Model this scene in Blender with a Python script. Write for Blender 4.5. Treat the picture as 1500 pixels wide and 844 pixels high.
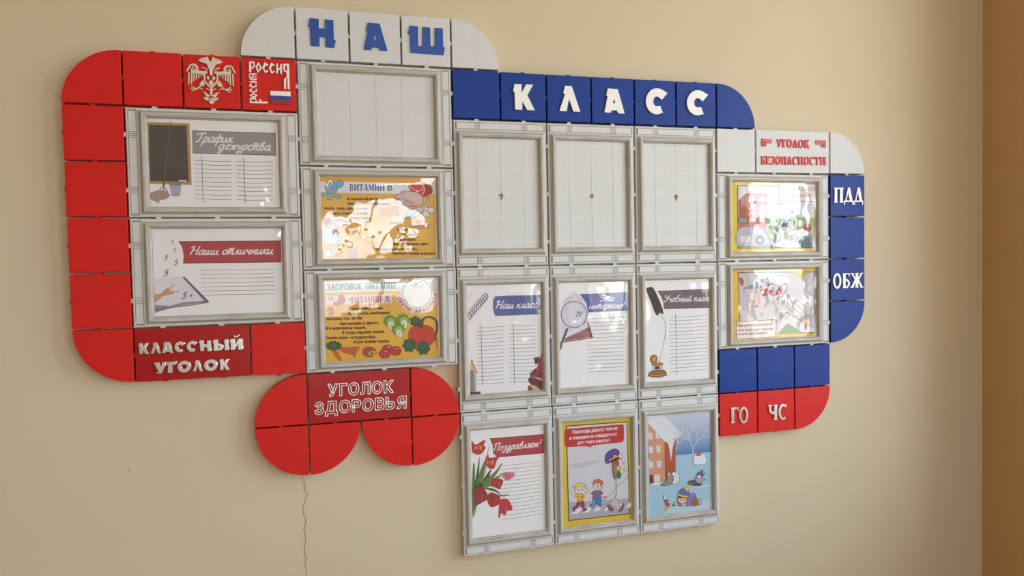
import bpy, bmesh, math, random
from mathutils import Vector, Matrix, Euler
from mathutils.geometry import tessellate_polygon

for _o in list(bpy.data.objects):
    bpy.data.objects.remove(_o, do_unlink=True)
SC = bpy.context.scene
COL = SC.collection

# ------------------------------------------------------------------ camera
P = 0.12            # module pitch, metres
ZT = 2.05           # height of the top line of the display above the floor
TH = 0.024          # thickness of a module of the display
CAM_LOC = Vector((0.49602, -1.72252 - TH, -0.59611 + ZT))
CAM_ROT = Euler((1.537348, 0.019814, -0.274123), 'XYZ')
FPX = 1051.663      # focal length in pixels of the 1500x844 photograph
cd = bpy.data.cameras.new('camera')
cam = bpy.data.objects.new('camera', cd)
COL.objects.link(cam)
cam.location = CAM_LOC
cam.rotation_euler = CAM_ROT
cd.sensor_width = 36.0
cd.lens = FPX / 1500.0 * 36.0
cd.clip_start = 0.02
SC.camera = cam

# ------------------------------------------------------------------ sky and exposure
SC.view_settings.view_transform = 'Standard'
SC.view_settings.look = 'None'
SC.view_settings.gamma = 1.0
SC.view_settings.use_curve_mapping = False
SC.view_settings.exposure = 0.58
SKY_STRENGTH = 7.2
world = bpy.data.worlds.new('overcast_sky')
SC.world = world
world.use_nodes = True
nt = world.node_tree
nt.nodes.clear()
wo = nt.nodes.new('ShaderNodeOutputWorld')
bg = nt.nodes.new('ShaderNodeBackground')
tc = nt.nodes.new('ShaderNodeTexCoord')
sx = nt.nodes.new('ShaderNodeSeparateXYZ')
rm = nt.nodes.new('ShaderNodeValToRGB')
mp = nt.nodes.new('ShaderNodeMapRange')
mp.inputs['From Min'].default_value = -1.0
mp.inputs['From Max'].default_value = 1.0
nt.links.new(tc.outputs['Generated'], sx.inputs[0])
nt.links.new(sx.outputs['Z'], mp.inputs['Value'])
nt.links.new(mp.outputs[0], rm.inputs[0])
el = rm.color_ramp.elements
el[0].position = 0.0; el[0].color = (0.45, 0.40, 0.33, 1)
el[1].position = 1.0; el[1].color = (0.48, 0.65, 0.9, 1)
e = el.new(0.47); e.color = (0.55, 0.52, 0.46, 1)
e = el.new(0.52); e.color = (0.83, 0.96, 1.09, 1)
e = el.new(0.75); e.color = (0.60, 0.75, 0.95, 1)
nt.links.new(rm.outputs[0], bg.inputs[0])
bg.inputs[1].default_value = SKY_STRENGTH
nt.links.new(bg.outputs[0], wo.inputs[0])

ROOM_X0, ROOM_X1 = -3.6, 2.500
ROOM_Y0 = -6.4
ROOM_H = 3.2
WINDOWS = [(-1.75, -0.45), (-3.85, -2.40), (-5.85, -4.40)]     # openings in the right wall, from..to along y
WIN_Z = (0.85, 2.90)
REAR = (0.32, 1.95); REAR_Z = (0.85, 2.02); ADDED_FILL_OPENING = (1.0, 2.42, 2.42, 3.12)                                            # rear opening, from..to along x; the higher one is added for frontal light

def portal(name, loc, rot, sx_, sy_):
    ld = bpy.data.lights.new(name, 'AREA')
    ld.shape = 'RECTANGLE'; ld.size = sx_; ld.size_y = sy_
    ld.cycles.is_portal = True
    o = bpy.data.objects.new(name, ld); COL.objects.link(o)
    o.location = loc; o.rotation_euler = rot
for (a, b) in WINDOWS:
    portal('window_portal', (ROOM_X1 + 0.18, (a + b) / 2, sum(WIN_Z) / 2), (math.pi / 2, 0, math.pi / 2), b - a, WIN_Z[1] - WIN_Z[0])
portal('window_portal', (sum(REAR) / 2, ROOM_Y0 - 0.12, sum(REAR_Z) / 2), (math.pi / 2, 0, 0), REAR[1] - REAR[0], REAR_Z[1] - REAR_Z[0])
portal('window_portal', ((ADDED_FILL_OPENING[0] + ADDED_FILL_OPENING[1]) / 2, ROOM_Y0 - 0.12, (ADDED_FILL_OPENING[2] + ADDED_FILL_OPENING[3]) / 2), (math.pi / 2, 0, 0), ADDED_FILL_OPENING[1] - ADDED_FILL_OPENING[0], ADDED_FILL_OPENING[3] - ADDED_FILL_OPENING[2])  # portal of the unseen high opening added for frontal light
SC.cycles.max_bounces = 8
SC.cycles.diffuse_bounces = 5
SC.cycles.transparent_max_bounces = 16
SC.cycles.sample_clamp_indirect = 6.0

# ------------------------------------------------------------------ materials
def lin(c):
    return tuple((x / 12.92 if x <= 0.04045 else ((x + 0.055) / 1.055) ** 2.4) for x in c)
def hexc(h):
    h = h.lstrip('#')
    return lin(tuple(int(h[i:i + 2], 16) / 255 for i in (0, 2, 4)))

def material(name, color, rough=0.5, metal=0.0, bump=0.0, bscale=400.0, vary=0.06, vscale=30.0, spec=0.5, dist=0.001):
    m = bpy.data.materials.new(name); m.use_nodes = True
    t = m.node_tree; b = t.nodes['Principled BSDF']
    b.inputs['Roughness'].default_value = rough
    b.inputs['Metallic'].default_value = metal
    b.inputs['Specular IOR Level'].default_value = spec
    co = t.nodes.new('ShaderNodeTexCoord')
    n = t.nodes.new('ShaderNodeTexNoise'); n.inputs['Scale'].default_value = vscale; n.inputs['Detail'].default_value = 4
    t.links.new(co.outputs['Object'], n.inputs['Vector'])
    r = t.nodes.new('ShaderNodeValToRGB')
    r.color_ramp.elements[0].position = 0.3; r.color_ramp.elements[1].position = 0.7
    r.color_ramp.elements[0].color = tuple(x * (1 - vary) for x in color) + (1,)
    r.color_ramp.elements[1].color = tuple(min(1, x * (1 + vary)) for x in color) + (1,)
    t.links.new(n.outputs['Fac'], r.inputs[0]); t.links.new(r.outputs[0], b.inputs['Base Color'])
    if bump:
        n2 = t.nodes.new('ShaderNodeTexNoise'); n2.inputs['Scale'].default_value = bscale; n2.inputs['Detail'].default_value = 3
        t.links.new(co.outputs['Object'], n2.inputs['Vector'])
        bp = t.nodes.new('ShaderNodeBump'); bp.inputs['Strength'].default_value = bump; bp.inputs['Distance'].default_value = dist
        t.links.new(n2.outputs['Fac'], bp.inputs['Height']); t.links.new(bp.outputs[0], b.inputs['Normal'])
    return m

M = {}
M['wall'] = material('beige_wall_paint', hexc('#d1c2a5'), 0.75, bump=0.05, bscale=60, vary=0.015, vscale=3, spec=0.25, dist=0.004)
M['wall_side'] = material('tan_wall', hexc('#cdab7c'), 0.75, bump=0.05, bscale=60, vary=0.015, vscale=3, spec=0.25, dist=0.004)  # browner tone of the right and left walls
M['ceiling'] = material('white_ceiling_paint', (0.78, 0.76, 0.72), 0.8, vary=0.02)
M['floor'] = material('tan_linoleum', hexc('#a9865a'), 0.4, vary=0.12, vscale=4)
M['winframe'] = material('white_window_paint', (0.8, 0.8, 0.78), 0.4, vary=0.02)
M['red'] = material('red_plastic', hexc('#d01d14'), 0.45, bump=0.25, bscale=900, vary=0.03, spec=0.3)
M['darkred'] = material('dark_red_acrylic', hexc('#a81418'), 0.22, vary=0.02, spec=0.5)
M['blue'] = material('blue_plastic', hexc('#12378a'), 0.45, bump=0.25, bscale=900, vary=0.03, spec=0.25)
M['white'] = material('grained_white_plastic', hexc('#d5d5d4'), 0.5, bump=0.6, bscale=900, vary=0.04, vscale=400, spec=0.35)
M['boardline'] = material('smooth_white_plastic', hexc('#e6e6e5'), 0.4, vary=0.01, spec=0.35)
M['letterblue'] = material('blue_letter_plastic', hexc('#154a9e'), 0.35, vary=0.02)
M['letterwhite'] = material('white_letter_plastic', hexc('#f1eeea'), 0.35, vary=0.02)
M['letterred'] = material('glossy_red_letter', hexc('#d82a18'), 0.35, vary=0.02)
M['chrome'] = material('silvered_plastic', (0.88, 0.88, 0.88), 0.27, 0.92, vary=0.03, spec=0.8)
M['pearl'] = material('pearl_plastic', hexc('#ddd3bd'), 0.3, vary=0.03)
M['flagred'] = material('flag_dark_red', hexc('#9c2126'), 0.4, vary=0.02)
M['flagblue'] = material('flag_blue', hexc('#1c3f96'), 0.4, vary=0.02)
M['steel'] = material('screw_steel', (0.35, 0.34, 0.33), 0.35, 1.0, vary=0.05)
M['dark'] = material('dark_hole', (0.02, 0.02, 0.02), 0.8)
M['plug'] = material('red_wall_plug', hexc('#d83a34'), 0.5)
M['crack'] = material('dusty_crack', hexc('#7d6238'), 0.9, vary=0.2, vscale=80)
M['paper'] = material('printing_paper', (0.86, 0.845, 0.86), 0.6, vary=0.01, vscale=8, spec=0.2)

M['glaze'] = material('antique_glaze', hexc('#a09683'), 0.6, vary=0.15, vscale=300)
# moulding: cream plastic with a brushed antique glaze running along each bar (u along, v across)
m = bpy.data.materials.new('antiqued_cream_moulding'); m.use_nodes = True
t = m.node_tree; b = t.nodes['Principled BSDF']; b.inputs['Roughness'].default_value = 0.5
b.inputs['Specular IOR Level'].default_value = 0.35
uv = t.nodes.new('ShaderNodeUVMap'); uv.uv_map = 'grain'
mpn = t.nodes.new('ShaderNodeMapping'); mpn.inputs['Scale'].default_value = (18, 700, 1)
n = t.nodes.new('ShaderNodeTexNoise'); n.inputs['Scale'].default_value = 1.0; n.inputs['Detail'].default_value = 5
r = t.nodes.new('ShaderNodeValToRGB')
r.color_ramp.elements[0].position = 0.30; r.color_ramp.elements[0].color = hexc('#aaa296') + (1,)
r.color_ramp.elements[1].position = 0.66; r.color_ramp.elements[1].color = hexc('#d3cfc8') + (1,)
t.links.new(uv.outputs[0], mpn.inputs[0]); t.links.new(mpn.outputs[0], n.inputs['Vector'])
t.links.new(n.outputs['Fac'], r.inputs[0])
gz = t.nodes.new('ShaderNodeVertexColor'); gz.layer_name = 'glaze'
mg = t.nodes.new('ShaderNodeMixRGB'); mg.inputs[2].default_value = hexc('#8e8577') + (1,)  # band tone: part glaze, part shade put into the colour
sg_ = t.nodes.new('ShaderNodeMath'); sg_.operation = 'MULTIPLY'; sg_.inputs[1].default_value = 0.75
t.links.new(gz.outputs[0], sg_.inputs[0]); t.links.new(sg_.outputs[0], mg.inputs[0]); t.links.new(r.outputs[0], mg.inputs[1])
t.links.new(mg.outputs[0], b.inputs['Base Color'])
M['moulding'] = m

# printed ink: colour attribute
m = bpy.data.materials.new('printed_ink'); m.use_nodes = True
t = m.node_tree; b = t.nodes['Principled BSDF']; b.inputs['Roughness'].default_value = 0.6
b.inputs['Specular IOR Level'].default_value = 0.2
at_ = t.nodes.new('ShaderNodeVertexColor'); at_.layer_name = 'ink'
n = t.nodes.new('ShaderNodeTexNoise'); n.inputs['Scale'].default_value = 900
hs = t.nodes.new('ShaderNodeMixRGB'); hs.blend_type = 'MULTIPLY'; hs.inputs[0].default_value = 0.06
t.links.new(at_.outputs[0], hs.inputs[1]); t.links.new(n.outputs['Fac'], hs.inputs[2])
t.links.new(hs.outputs[0], b.inputs['Base Color'])
M['ink'] = m

# clear film: crumpled transparent sheet that only reflects
m = bpy.data.materials.new('clear_plastic_film'); m.use_nodes = True
t = m.node_tree; t.nodes.clear()
out = t.nodes.new('ShaderNodeOutputMaterial'); mix = t.nodes.new('ShaderNodeMixShader')
tr = t.nodes.new('ShaderNodeBsdfTransparent'); tr.inputs[0].default_value = (0.98, 0.98, 0.98, 1)
gl = t.nodes.new('ShaderNodeBsdfGlossy'); gl.inputs['Roughness'].default_value = 0.02; gl.inputs[0].default_value = (1, 1, 1, 1)
fr = t.nodes.new('ShaderNodeFresnel'); fr.inputs[0].default_value = 1.68
ge = t.nodes.new('ShaderNodeNewGeometry'); mr = t.nodes.new('ShaderNodeMapRange')      # the same reflectance from either side
mr.inputs['To Min'].default_value = 1.68; mr.inputs['To Max'].default_value = 1 / 1.68
t.links.new(ge.outputs['Backfacing'], mr.inputs['Value']); t.links.new(mr.outputs[0], fr.inputs[0])
t.links.new(fr.outputs[0], mix.inputs[0]); t.links.new(tr.outputs[0], mix.inputs[1]); t.links.new(gl.outputs[0], mix.inputs[2])
t.links.new(mix.outputs[0], out.inputs[0])
M['film'] = m

m = bpy.data.materials.new('window_glass'); m.use_nodes = True
t = m.node_tree; t.nodes.clear()
out = t.nodes.new('ShaderNodeOutputMaterial'); mix = t.nodes.new('ShaderNodeMixShader')
tr = t.nodes.new('ShaderNodeBsdfTransparent'); tr.inputs[0].default_value = (0.93, 0.95, 0.94, 1)
gl = t.nodes.new('ShaderNodeBsdfGlossy'); gl.inputs['Roughness'].default_value = 0.0
fr = t.nodes.new('ShaderNodeFresnel'); fr.inputs[0].default_value = 1.45
ge = t.nodes.new('ShaderNodeNewGeometry'); mr = t.nodes.new('ShaderNodeMapRange')      # the same reflectance from either side
mr.inputs['To Min'].default_value = 1.45; mr.inputs['To Max'].default_value = 1 / 1.45
t.links.new(ge.outputs['Backfacing'], mr.inputs['Value']); t.links.new(mr.outputs[0], fr.inputs[0])
t.links.new(fr.outputs[0], mix.inputs[0]); t.links.new(tr.outputs[0], mix.inputs[1]); t.links.new(gl.outputs[0], mix.inputs[2])
t.links.new(mix.outputs[0], out.inputs[0])
M['glass'] = m

# ------------------------------------------------------------------ object helpers
def link(name, mesh, parent=None, loc=None, mats=()):
    o = bpy.data.objects.new(name, mesh); COL.objects.link(o)
    for mm in mats:
        if mm.name not in [x.name for x in mesh.materials if x]:
            mesh.materials.append(mm)
    if parent: o.parent = parent
    if loc is not None: o.location = loc
    return o
def tag(o, label, cat=None, group=None, kind=None):
    o['label'] = label
    if cat: o['category'] = cat
    if group: o['group'] = group
    if kind: o['kind'] = kind
    return o
def mesh_from(verts, faces, name='m'):
    me = bpy.data.meshes.new(name); me.from_pydata(verts, [], faces); me.update(); return me
def from_bm(bm, name='m'):
    bmesh.ops.recalc_face_normals(bm, faces=bm.faces)
    me = bpy.data.meshes.new(name); bm.to_mesh(me); bm.free(); return me
def bm_box(bm, x0, x1, y0, y1, z0, z1):
    vs = [bm.verts.new((x, y, z)) for x in (x0, x1) for y in (y0, y1) for z in (z0, z1)]
    for f in ((0, 1, 3, 2), (4, 6, 7, 5), (0, 4, 5, 1), (2, 3, 7, 6), (0, 2, 6, 4), (1, 5, 7, 3)):
        bm.faces.new([vs[i] for i in f])
def slab(poly, y_back, y_front, bevel=0.0012, segs=2):
    """solid plate: outline (x,z) counter-clockwise seen from the room, front edge rounded"""
    bm = bmesh.new()
    fb = [bm.verts.new((x, y_back, z)) for x, z in poly]
    ff = [bm.verts.new((x, y_front, z)) for x, z in poly]
    n = len(poly)
    front = bm.faces.new(ff)
    bm.faces.new(fb[::-1])
    for i in range(n):
        bm.faces.new((fb[i], fb[(i + 1) % n], ff[(i + 1) % n], ff[i]))
    if bevel:
        bmesh.ops.bevel(bm, geom=[e for e in front.edges], offset=bevel, segments=segs, affect='EDGES', profile=0.6)
    return from_bm(bm)

# ------------------------------------------------------------------ the room
def room_box(name, *b, mat='wall', kind='structure'):
    bm = bmesh.new(); bm_box(bm, *b)
    o = link(name, from_bm(bm), mats=[M[mat]]); o['kind'] = kind; return o
wall_back = room_box('wall_back', ROOM_X0 - 0.2, ROOM_X1 + 0.35, 0.0, 0.25, 0.0, ROOM_H)
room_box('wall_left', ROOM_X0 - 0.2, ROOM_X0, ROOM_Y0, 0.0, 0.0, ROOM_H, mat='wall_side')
bm = bmesh.new()
T0, T1, T2, T3 = ADDED_FILL_OPENING
for b_ in ((ROOM_X0 - 0.2, REAR[0], 0.0, T2), (REAR[1], ROOM_X1 + 0.35, 0.0, T2), (REAR[0], REAR[1], 0.0, REAR_Z[0]), (REAR[0], REAR[1], REAR_Z[1], T2),
           (ROOM_X0 - 0.2, T0, T2, ROOM_H), (T1, ROOM_X1 + 0.35, T2, ROOM_H), (T0, T1, T3, ROOM_H)):
    bm_box(bm, b_[0], b_[1], ROOM_Y0 - 0.2, ROOM_Y0, b_[2], b_[3])
link('wall_rear', from_bm(bm), mats=[M['wall']])['kind'] = 'structure'
room_box('floor', ROOM_X0 - 0.2, ROOM_X1 + 0.35, ROOM_Y0 - 0.2, 0.25, -0.1, 0.0, mat='floor')
room_box('ceiling', ROOM_X0 - 0.2, ROOM_X1 + 0.35, ROOM_Y0 - 0.2, 0.25, ROOM_H, ROOM_H + 0.1, mat='ceiling')
bm = bmesh.new()
xa, xb = ROOM_X1, ROOM_X1 + 0.35
ys = [0.0] + [y for a, b in WINDOWS for y in (b, a)] + [ROOM_Y0]
for i in range(0, len(ys), 2):
    bm_box(bm, xa, xb, ys[i + 1], ys[i], 0.0, ROOM_H)
for a, b in WINDOWS:
    bm_box(bm, xa, xb, a, b, 0.0, WIN_Z[0]); bm_box(bm, xa, xb, a, b, WIN_Z[1], ROOM_H)
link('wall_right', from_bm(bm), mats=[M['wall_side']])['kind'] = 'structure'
for i, (a, b) in enumerate(WINDOWS):
    bm = bmesh.new()
    fx0, fx1 = xa + 0.20, xa + 0.26
    z0, z1 = WIN_Z
    for (p0, p1, q0, q1) in ((a, a + 0.06, z0, z1), (b - 0.06, b, z0, z1), (a, b, z0, z0 + 0.06), (a, b, z1 - 0.06, z1),
                             ((a + b) / 2 - 0.04, (a + b) / 2 + 0.04, z0, z1), (a, b, z1 - 0.55, z1 - 0.49)):
        bm_box(bm, fx0, fx1, p0, p1, q0, q1)
    w = link('window_%d' % (i + 1), from_bm(bm), mats=[M['winframe']]); w['kind'] = 'structure'
    g = link('pane', mesh_from([(fx0 + 0.03, a + 0.05, z0 + 0.05), (fx0 + 0.03, b - 0.05, z0 + 0.05), (fx0 + 0.03, b - 0.05, z1 - 0.05), (fx0 + 0.03, a + 0.05, z1 - 0.05)], [(0, 1, 2, 3)]), parent=w, mats=[M['glass']])

for nm, (a, b, z0, z1) in (('window_4', REAR + REAR_Z), ('window_5', ADDED_FILL_OPENING)):  # rear window, then the unseen high opening added as frontal fill
    bm = bmesh.new()
    for (p0, p1, q0, q1) in ((a, a + 0.06, z0, z1), (b - 0.06, b, z0, z1), (a, b, z0, z0 + 0.06), (a, b, z1 - 0.06, z1), ((a + b) / 2 - 0.04, (a + b) / 2 + 0.04, z0, z1)):
        bm_box(bm, p0, p1, ROOM_Y0 - 0.12, ROOM_Y0 - 0.06, q0, q1)
    w = link(nm, from_bm(bm), mats=[M['winframe']]); w['kind'] = 'structure'
    link('pane', mesh_from([(a + .05, ROOM_Y0 - 0.09, z0 + .05), (b - .05, ROOM_Y0 - 0.09, z0 + .05), (b - .05, ROOM_Y0 - 0.09, z1 - .05), (a + .05, ROOM_Y0 - 0.09, z1 - .05)], [(0, 1, 2, 3)]), parent=w, mats=[M['glass']])

# ------------------------------------------------------------------ from measured points of the photograph to the plane of the display
_R = CAM_ROT.to_matrix()
def plane_pt(px, py, y):
    d = _R @ Vector(((px - 750) / FPX, -(py - 422) / FPX, -1.0))
    return CAM_LOC + d * ((y - CAM_LOC.y) / d.y)
_DR = [(-0.88, -1.81), (-0.81, -0.85), (1.65, 0.08), (2.27, 2.61), (-3.11, -1.27), (1.30, 2.17)]
def drift(u, v):                        # how far the hung modules have crept from an even grid
    a = (u - 8.5) / 8.5; b = (v - 5.5) / 5.5
    k = (1, a, b, a * a, a * b, b * b)
    return (sum(c[0] * w for c, w in zip(_DR, k)) * 1e-3, sum(c[1] * w for c, w in zip(_DR, k)) * 1e-3)
def spot(c, r, w, h):                   # centre of a module that covers columns c..c+w and rows r..r+h
    u, v = c + w / 2, r + h / 2
    dx, dz = drift(u, v)
    return Vector((u * P + dx, 0.0, ZT - v * P + dz))

# ------------------------------------------------------------------ lettering
def arc(cx, cy, rx, ry, a0, a1, n):
    return [(cx + rx * math.cos(math.radians(a0 + (a1 - a0) * i / n)), cy + ry * math.sin(math.radians(a0 + (a1 - a0) * i / n))) for i in range(n + 1)]
def norm(pts, x0, y0, h):
    return [((x - x0) / h, (y0 - y) / h) for x, y in pts]
# heavy display capitals, each a list of outlines; the 2nd and later outlines are holes; height 1, y up
HEAVY = {
    'Н': (0.97, [norm([(150,118),(208,125),(207,185),(247,185),(247,127),(302,132),(305,260),(318,262),(308,310),(252,305),(250,243),(212,240),(212,302),(157,298),(150,175),(138,175)], 138, 303, 180)]),
    'А': (0.88, [norm([(524,148),(600,155),(652,332),(602,329),(594,310),(553,307),(546,325),(497,322),(523,202),(511,202)], 497, 327, 176), norm([(572,220),(562,255),(581,257)], 497, 327, 176)]),
    'Ш': (1.30, [norm([(797,167),(847,172),(850,298),(877,298),(877,176),(927,180),(929,300),(957,300),(957,182),(1009,185),(1011,306),(1022,308),(1013,358),(800,342),(795,222),(782,220)], 782, 350, 180)]),
    'К': (0.85, [norm([(430,182),(473,183),(474,235),(500,184),(543,185),(508,250),(553,342),(506,340),(477,285),(477,338),(433,337),(430,230),(420,228)], 420, 339, 157)]),
    'Л': (0.80, [norm([(737,193),(778,194),(830,350),(788,349),(762,272),(747,347),(703,346),(738,240),(726,240)], 703, 349, 155)]),
    'С': (0.85, [norm([(1362,237)] + [(1297 + 67 * math.cos(a), 287 - 80 * math.sin(a)) for a in [math.radians(d) for d in range(60, 301, 15)]] + [(1335,360),(1318,315)] + [(1297 + 22 * math.cos(a), 287 - 30 * math.sin(a)) for a in [math.radians(d) for d in range(290, 44, -15)]] + [(1328,278)], 1230, 367, 160)]),
    'Ы': (1.22, [[(0,.68),(.05,1),(.42,1),(.42,.64)] + arc(.50,.32,.34,.32,80,-80,8) + [(.08,0),(.08,.68)], arc(.47,.32,.08,.08,0,330,8)[::-1], [(.88,1),(1.22,1),(1.22,.27),(1.30,.27),(1.24,0),(.90,0),(.90,.68),(.84,.68)]]),
    'Й': (1.02, [[(.05,1),(.42,1),(.42,.48),(.66,1),(1.0,1),(1.0,.27),(1.07,.27),(1.0,0),(.63,0),(.63,.5),(.40,0),(.07,0),(.07,.68),(0,.68)], [(.28,1.32),(.40,1.32),(.50,1.22),(.62,1.32),(.78,1.36),(.66,1.16),(.55,1.09),(.43,1.09),(.32,1.16)]]),
    'У': (0.92, [[(0,1),(.42,1),(.55,.58),(.62,1),(.98,1),(.62,0),(.22,0),(.18,.14),(.34,.16),(.30,.30)]]),
    'Г': (0.75, [[(.05,1),(.80,1),(.74,.70),(.46,.70),(.46,0),(.08,0),(.08,.68),(0,.68)]]),
    'О': (1.10, [arc(.53,.5,.53,.53,0,345,23), arc(.53,.5,.2,.2,0,345,15)[::-1]]),
}
T_, N_ = 0.20, 0.085
def _sv(x0, y0, x1, y1, w): return ([(x0, y0), (x1, y1)], w)
def _sf(x, y, h=0.145): return ([(x - h, y + (0.035 if y < .5 else -0.035)), (x + h, y + (0.035 if y < .5 else -0.035))], 0.07)
# narrow slab-serif capitals drawn as strokes (points, width); height 1
SLAB = {
    'А': (.72, [_sv(.10,0,.34,1,N_), _sv(.34,1,.58,0,T_), _sv(.18,.33,.5,.33,N_), _sf(.1,0), _sf(.58,0)]),
    'Б': (.66, [_sv(.18,0,.18,1,T_), _sv(.05,.96,.56,.96,N_), _sv(.56,1,.56,.78,.06), (arc(.30,.29,.24,.25,95,-95,8), .14), _sv(.05,.04,.34,.04,N_), _sv(.1,.54,.34,.54,N_)]),
    'В': (.68, [_sv(.18,0,.18,1,T_), _sv(.05,.96,.36,.96,N_), _sv(.05,.04,.36,.04,N_), _sv(.2,.53,.36,.53,N_), (arc(.33,.75,.19,.20,90,-90,6), .14), (arc(.33,.28,.23,.24,90,-90,6), .14)]),
    'Г': (.60, [_sv(.18,0,.18,1,T_), _sv(.04,.95,.56,.95,.1), _sv(.55,1,.55,.74,.06), _sf(.18,0)]),
    'Д': (.76, [_sv(.16,.1,.38,1,N_), _sv(.38,1,.58,.1,T_), _sv(.02,.09,.74,.09,.1), _sv(.06,.1,.06,-.14,.09), _sv(.69,.1,.69,-.14,.09)]),
    'Е': (.62, [_sv(.18,0,.18,1,T_), _sv(.05,.96,.54,.96,N_), _sv(.05,.04,.56,.04,N_), _sv(.2,.52,.44,.52,N_), _sv(.53,1,.53,.78,.06), _sv(.55,0,.55,.22,.06)]),
    'Ж': (1.02, [_sv(.5,0,.5,1,T_), _sv(.12,.98,.42,.52,.12), _sv(.42,.55,.12,.02,.15), _sv(.88,.98,.58,.52,.12), _sv(.58,.55,.88,.02,.15), _sf(.5,0), _sf(.5,1), _sf(.12,0,.13), _sf(.88,0,.13), _sf(.12,1,.12), _sf(.88,1,.12)]),
    'З': (.60, [(arc(.26,.74,.20,.21,150,-85,9), .13), (arc(.26,.28,.25,.24,90,-150,10), .15), _sv(.2,.53,.32,.53,N_)]),
    'И': (.80, [_sv(.18,0,.18,1,T_), _sv(.62,0,.62,1,T_), _sv(.22,.12,.58,.88,N_), _sf(.18,0), _sf(.18,1), _sf(.62,0), _sf(.62,1)]),
    'К': (.74, [_sv(.18,0,.18,1,T_), _sv(.58,.97,.24,.5,N_), _sv(.28,.58,.6,.02,T_), _sf(.18,0), _sf(.18,1), _sf(.6,0,.13), _sf(.58,1,.12)]),
    'Л': (.74, [_sv(.12,0,.34,1,N_), _sv(.34,1,.58,0,T_), _sf(.12,0), _sf(.58,0)]),
    'М': (.92, [_sv(.12,0,.16,1,N_), _sv(.18,1,.44,.1,.16), _sv(.44,.1,.7,1,N_), _sv(.74,0,.74,1,T_), _sf(.12,0), _sf(.74,0)]),
    'Н': (.80, [_sv(.18,0,.18,1,T_), _sv(.62,0,.62,1,T_), _sv(.22,.5,.58,.5,N_), _sf(.18,0), _sf(.18,1), _sf(.62,0), _sf(.62,1)]),
    'О': (.72, [(arc(.34,.5,.25,.46,0,360,20), .15)]),
    'П': (.78, [_sv(.18,0,.18,1,T_), _sv(.60,0,.60,1,T_), _sv(.04,.95,.76,.95,.1), _sf(.18,0), _sf(.60,0)]),
    'Р': (.66, [_sv(.18,0,.18,1,T_), _sv(.05,.96,.36,.96,N_), _sv(.2,.44,.36,.44,N_), (arc(.34,.70,.22,.25,90,-90,7), .15), _sf(.18,0)]),
    'С': (.66, [(arc(.34,.5,.25,.46,55,305,16), .15), _sv(.54,1,.54,.72,.06)]),
    'Т': (.70, [_sv(.33,0,.33,1,T_), _sv(.03,.95,.63,.95,.1), _sv(.05,1,.05,.74,.06), _sv(.62,1,.62,.74,.06), _sf(.33,0)]),
    'У': (.70, [_sv(.12,.98,.36,.4,T_), ([(.6,.98),(.36,.25),(.26,.06),(.12,.06)], .1), _sf(.12,1,.14), _sf(.58,1,.12)]),
    'Ч': (.74, [_sv(.56,0,.56,1,T_), ([(.16,1),(.16,.6),(.28,.46),(.5,.46)], .15), _sf(.16,1), _sf(.56,1), _sf(.56,0)]),
    'Ы': (.98, [_sv(.18,0,.18,1,T_), (arc(.30,.26,.22,.22,95,-95,7), .14), _sv(.05,.04,.34,.04,N_), _sv(.8,0,.8,1,T_), _sf(.18,1), _sf(.8,0), _sf(.8,1)]),
    ' ': (.4, []),
}
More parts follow.
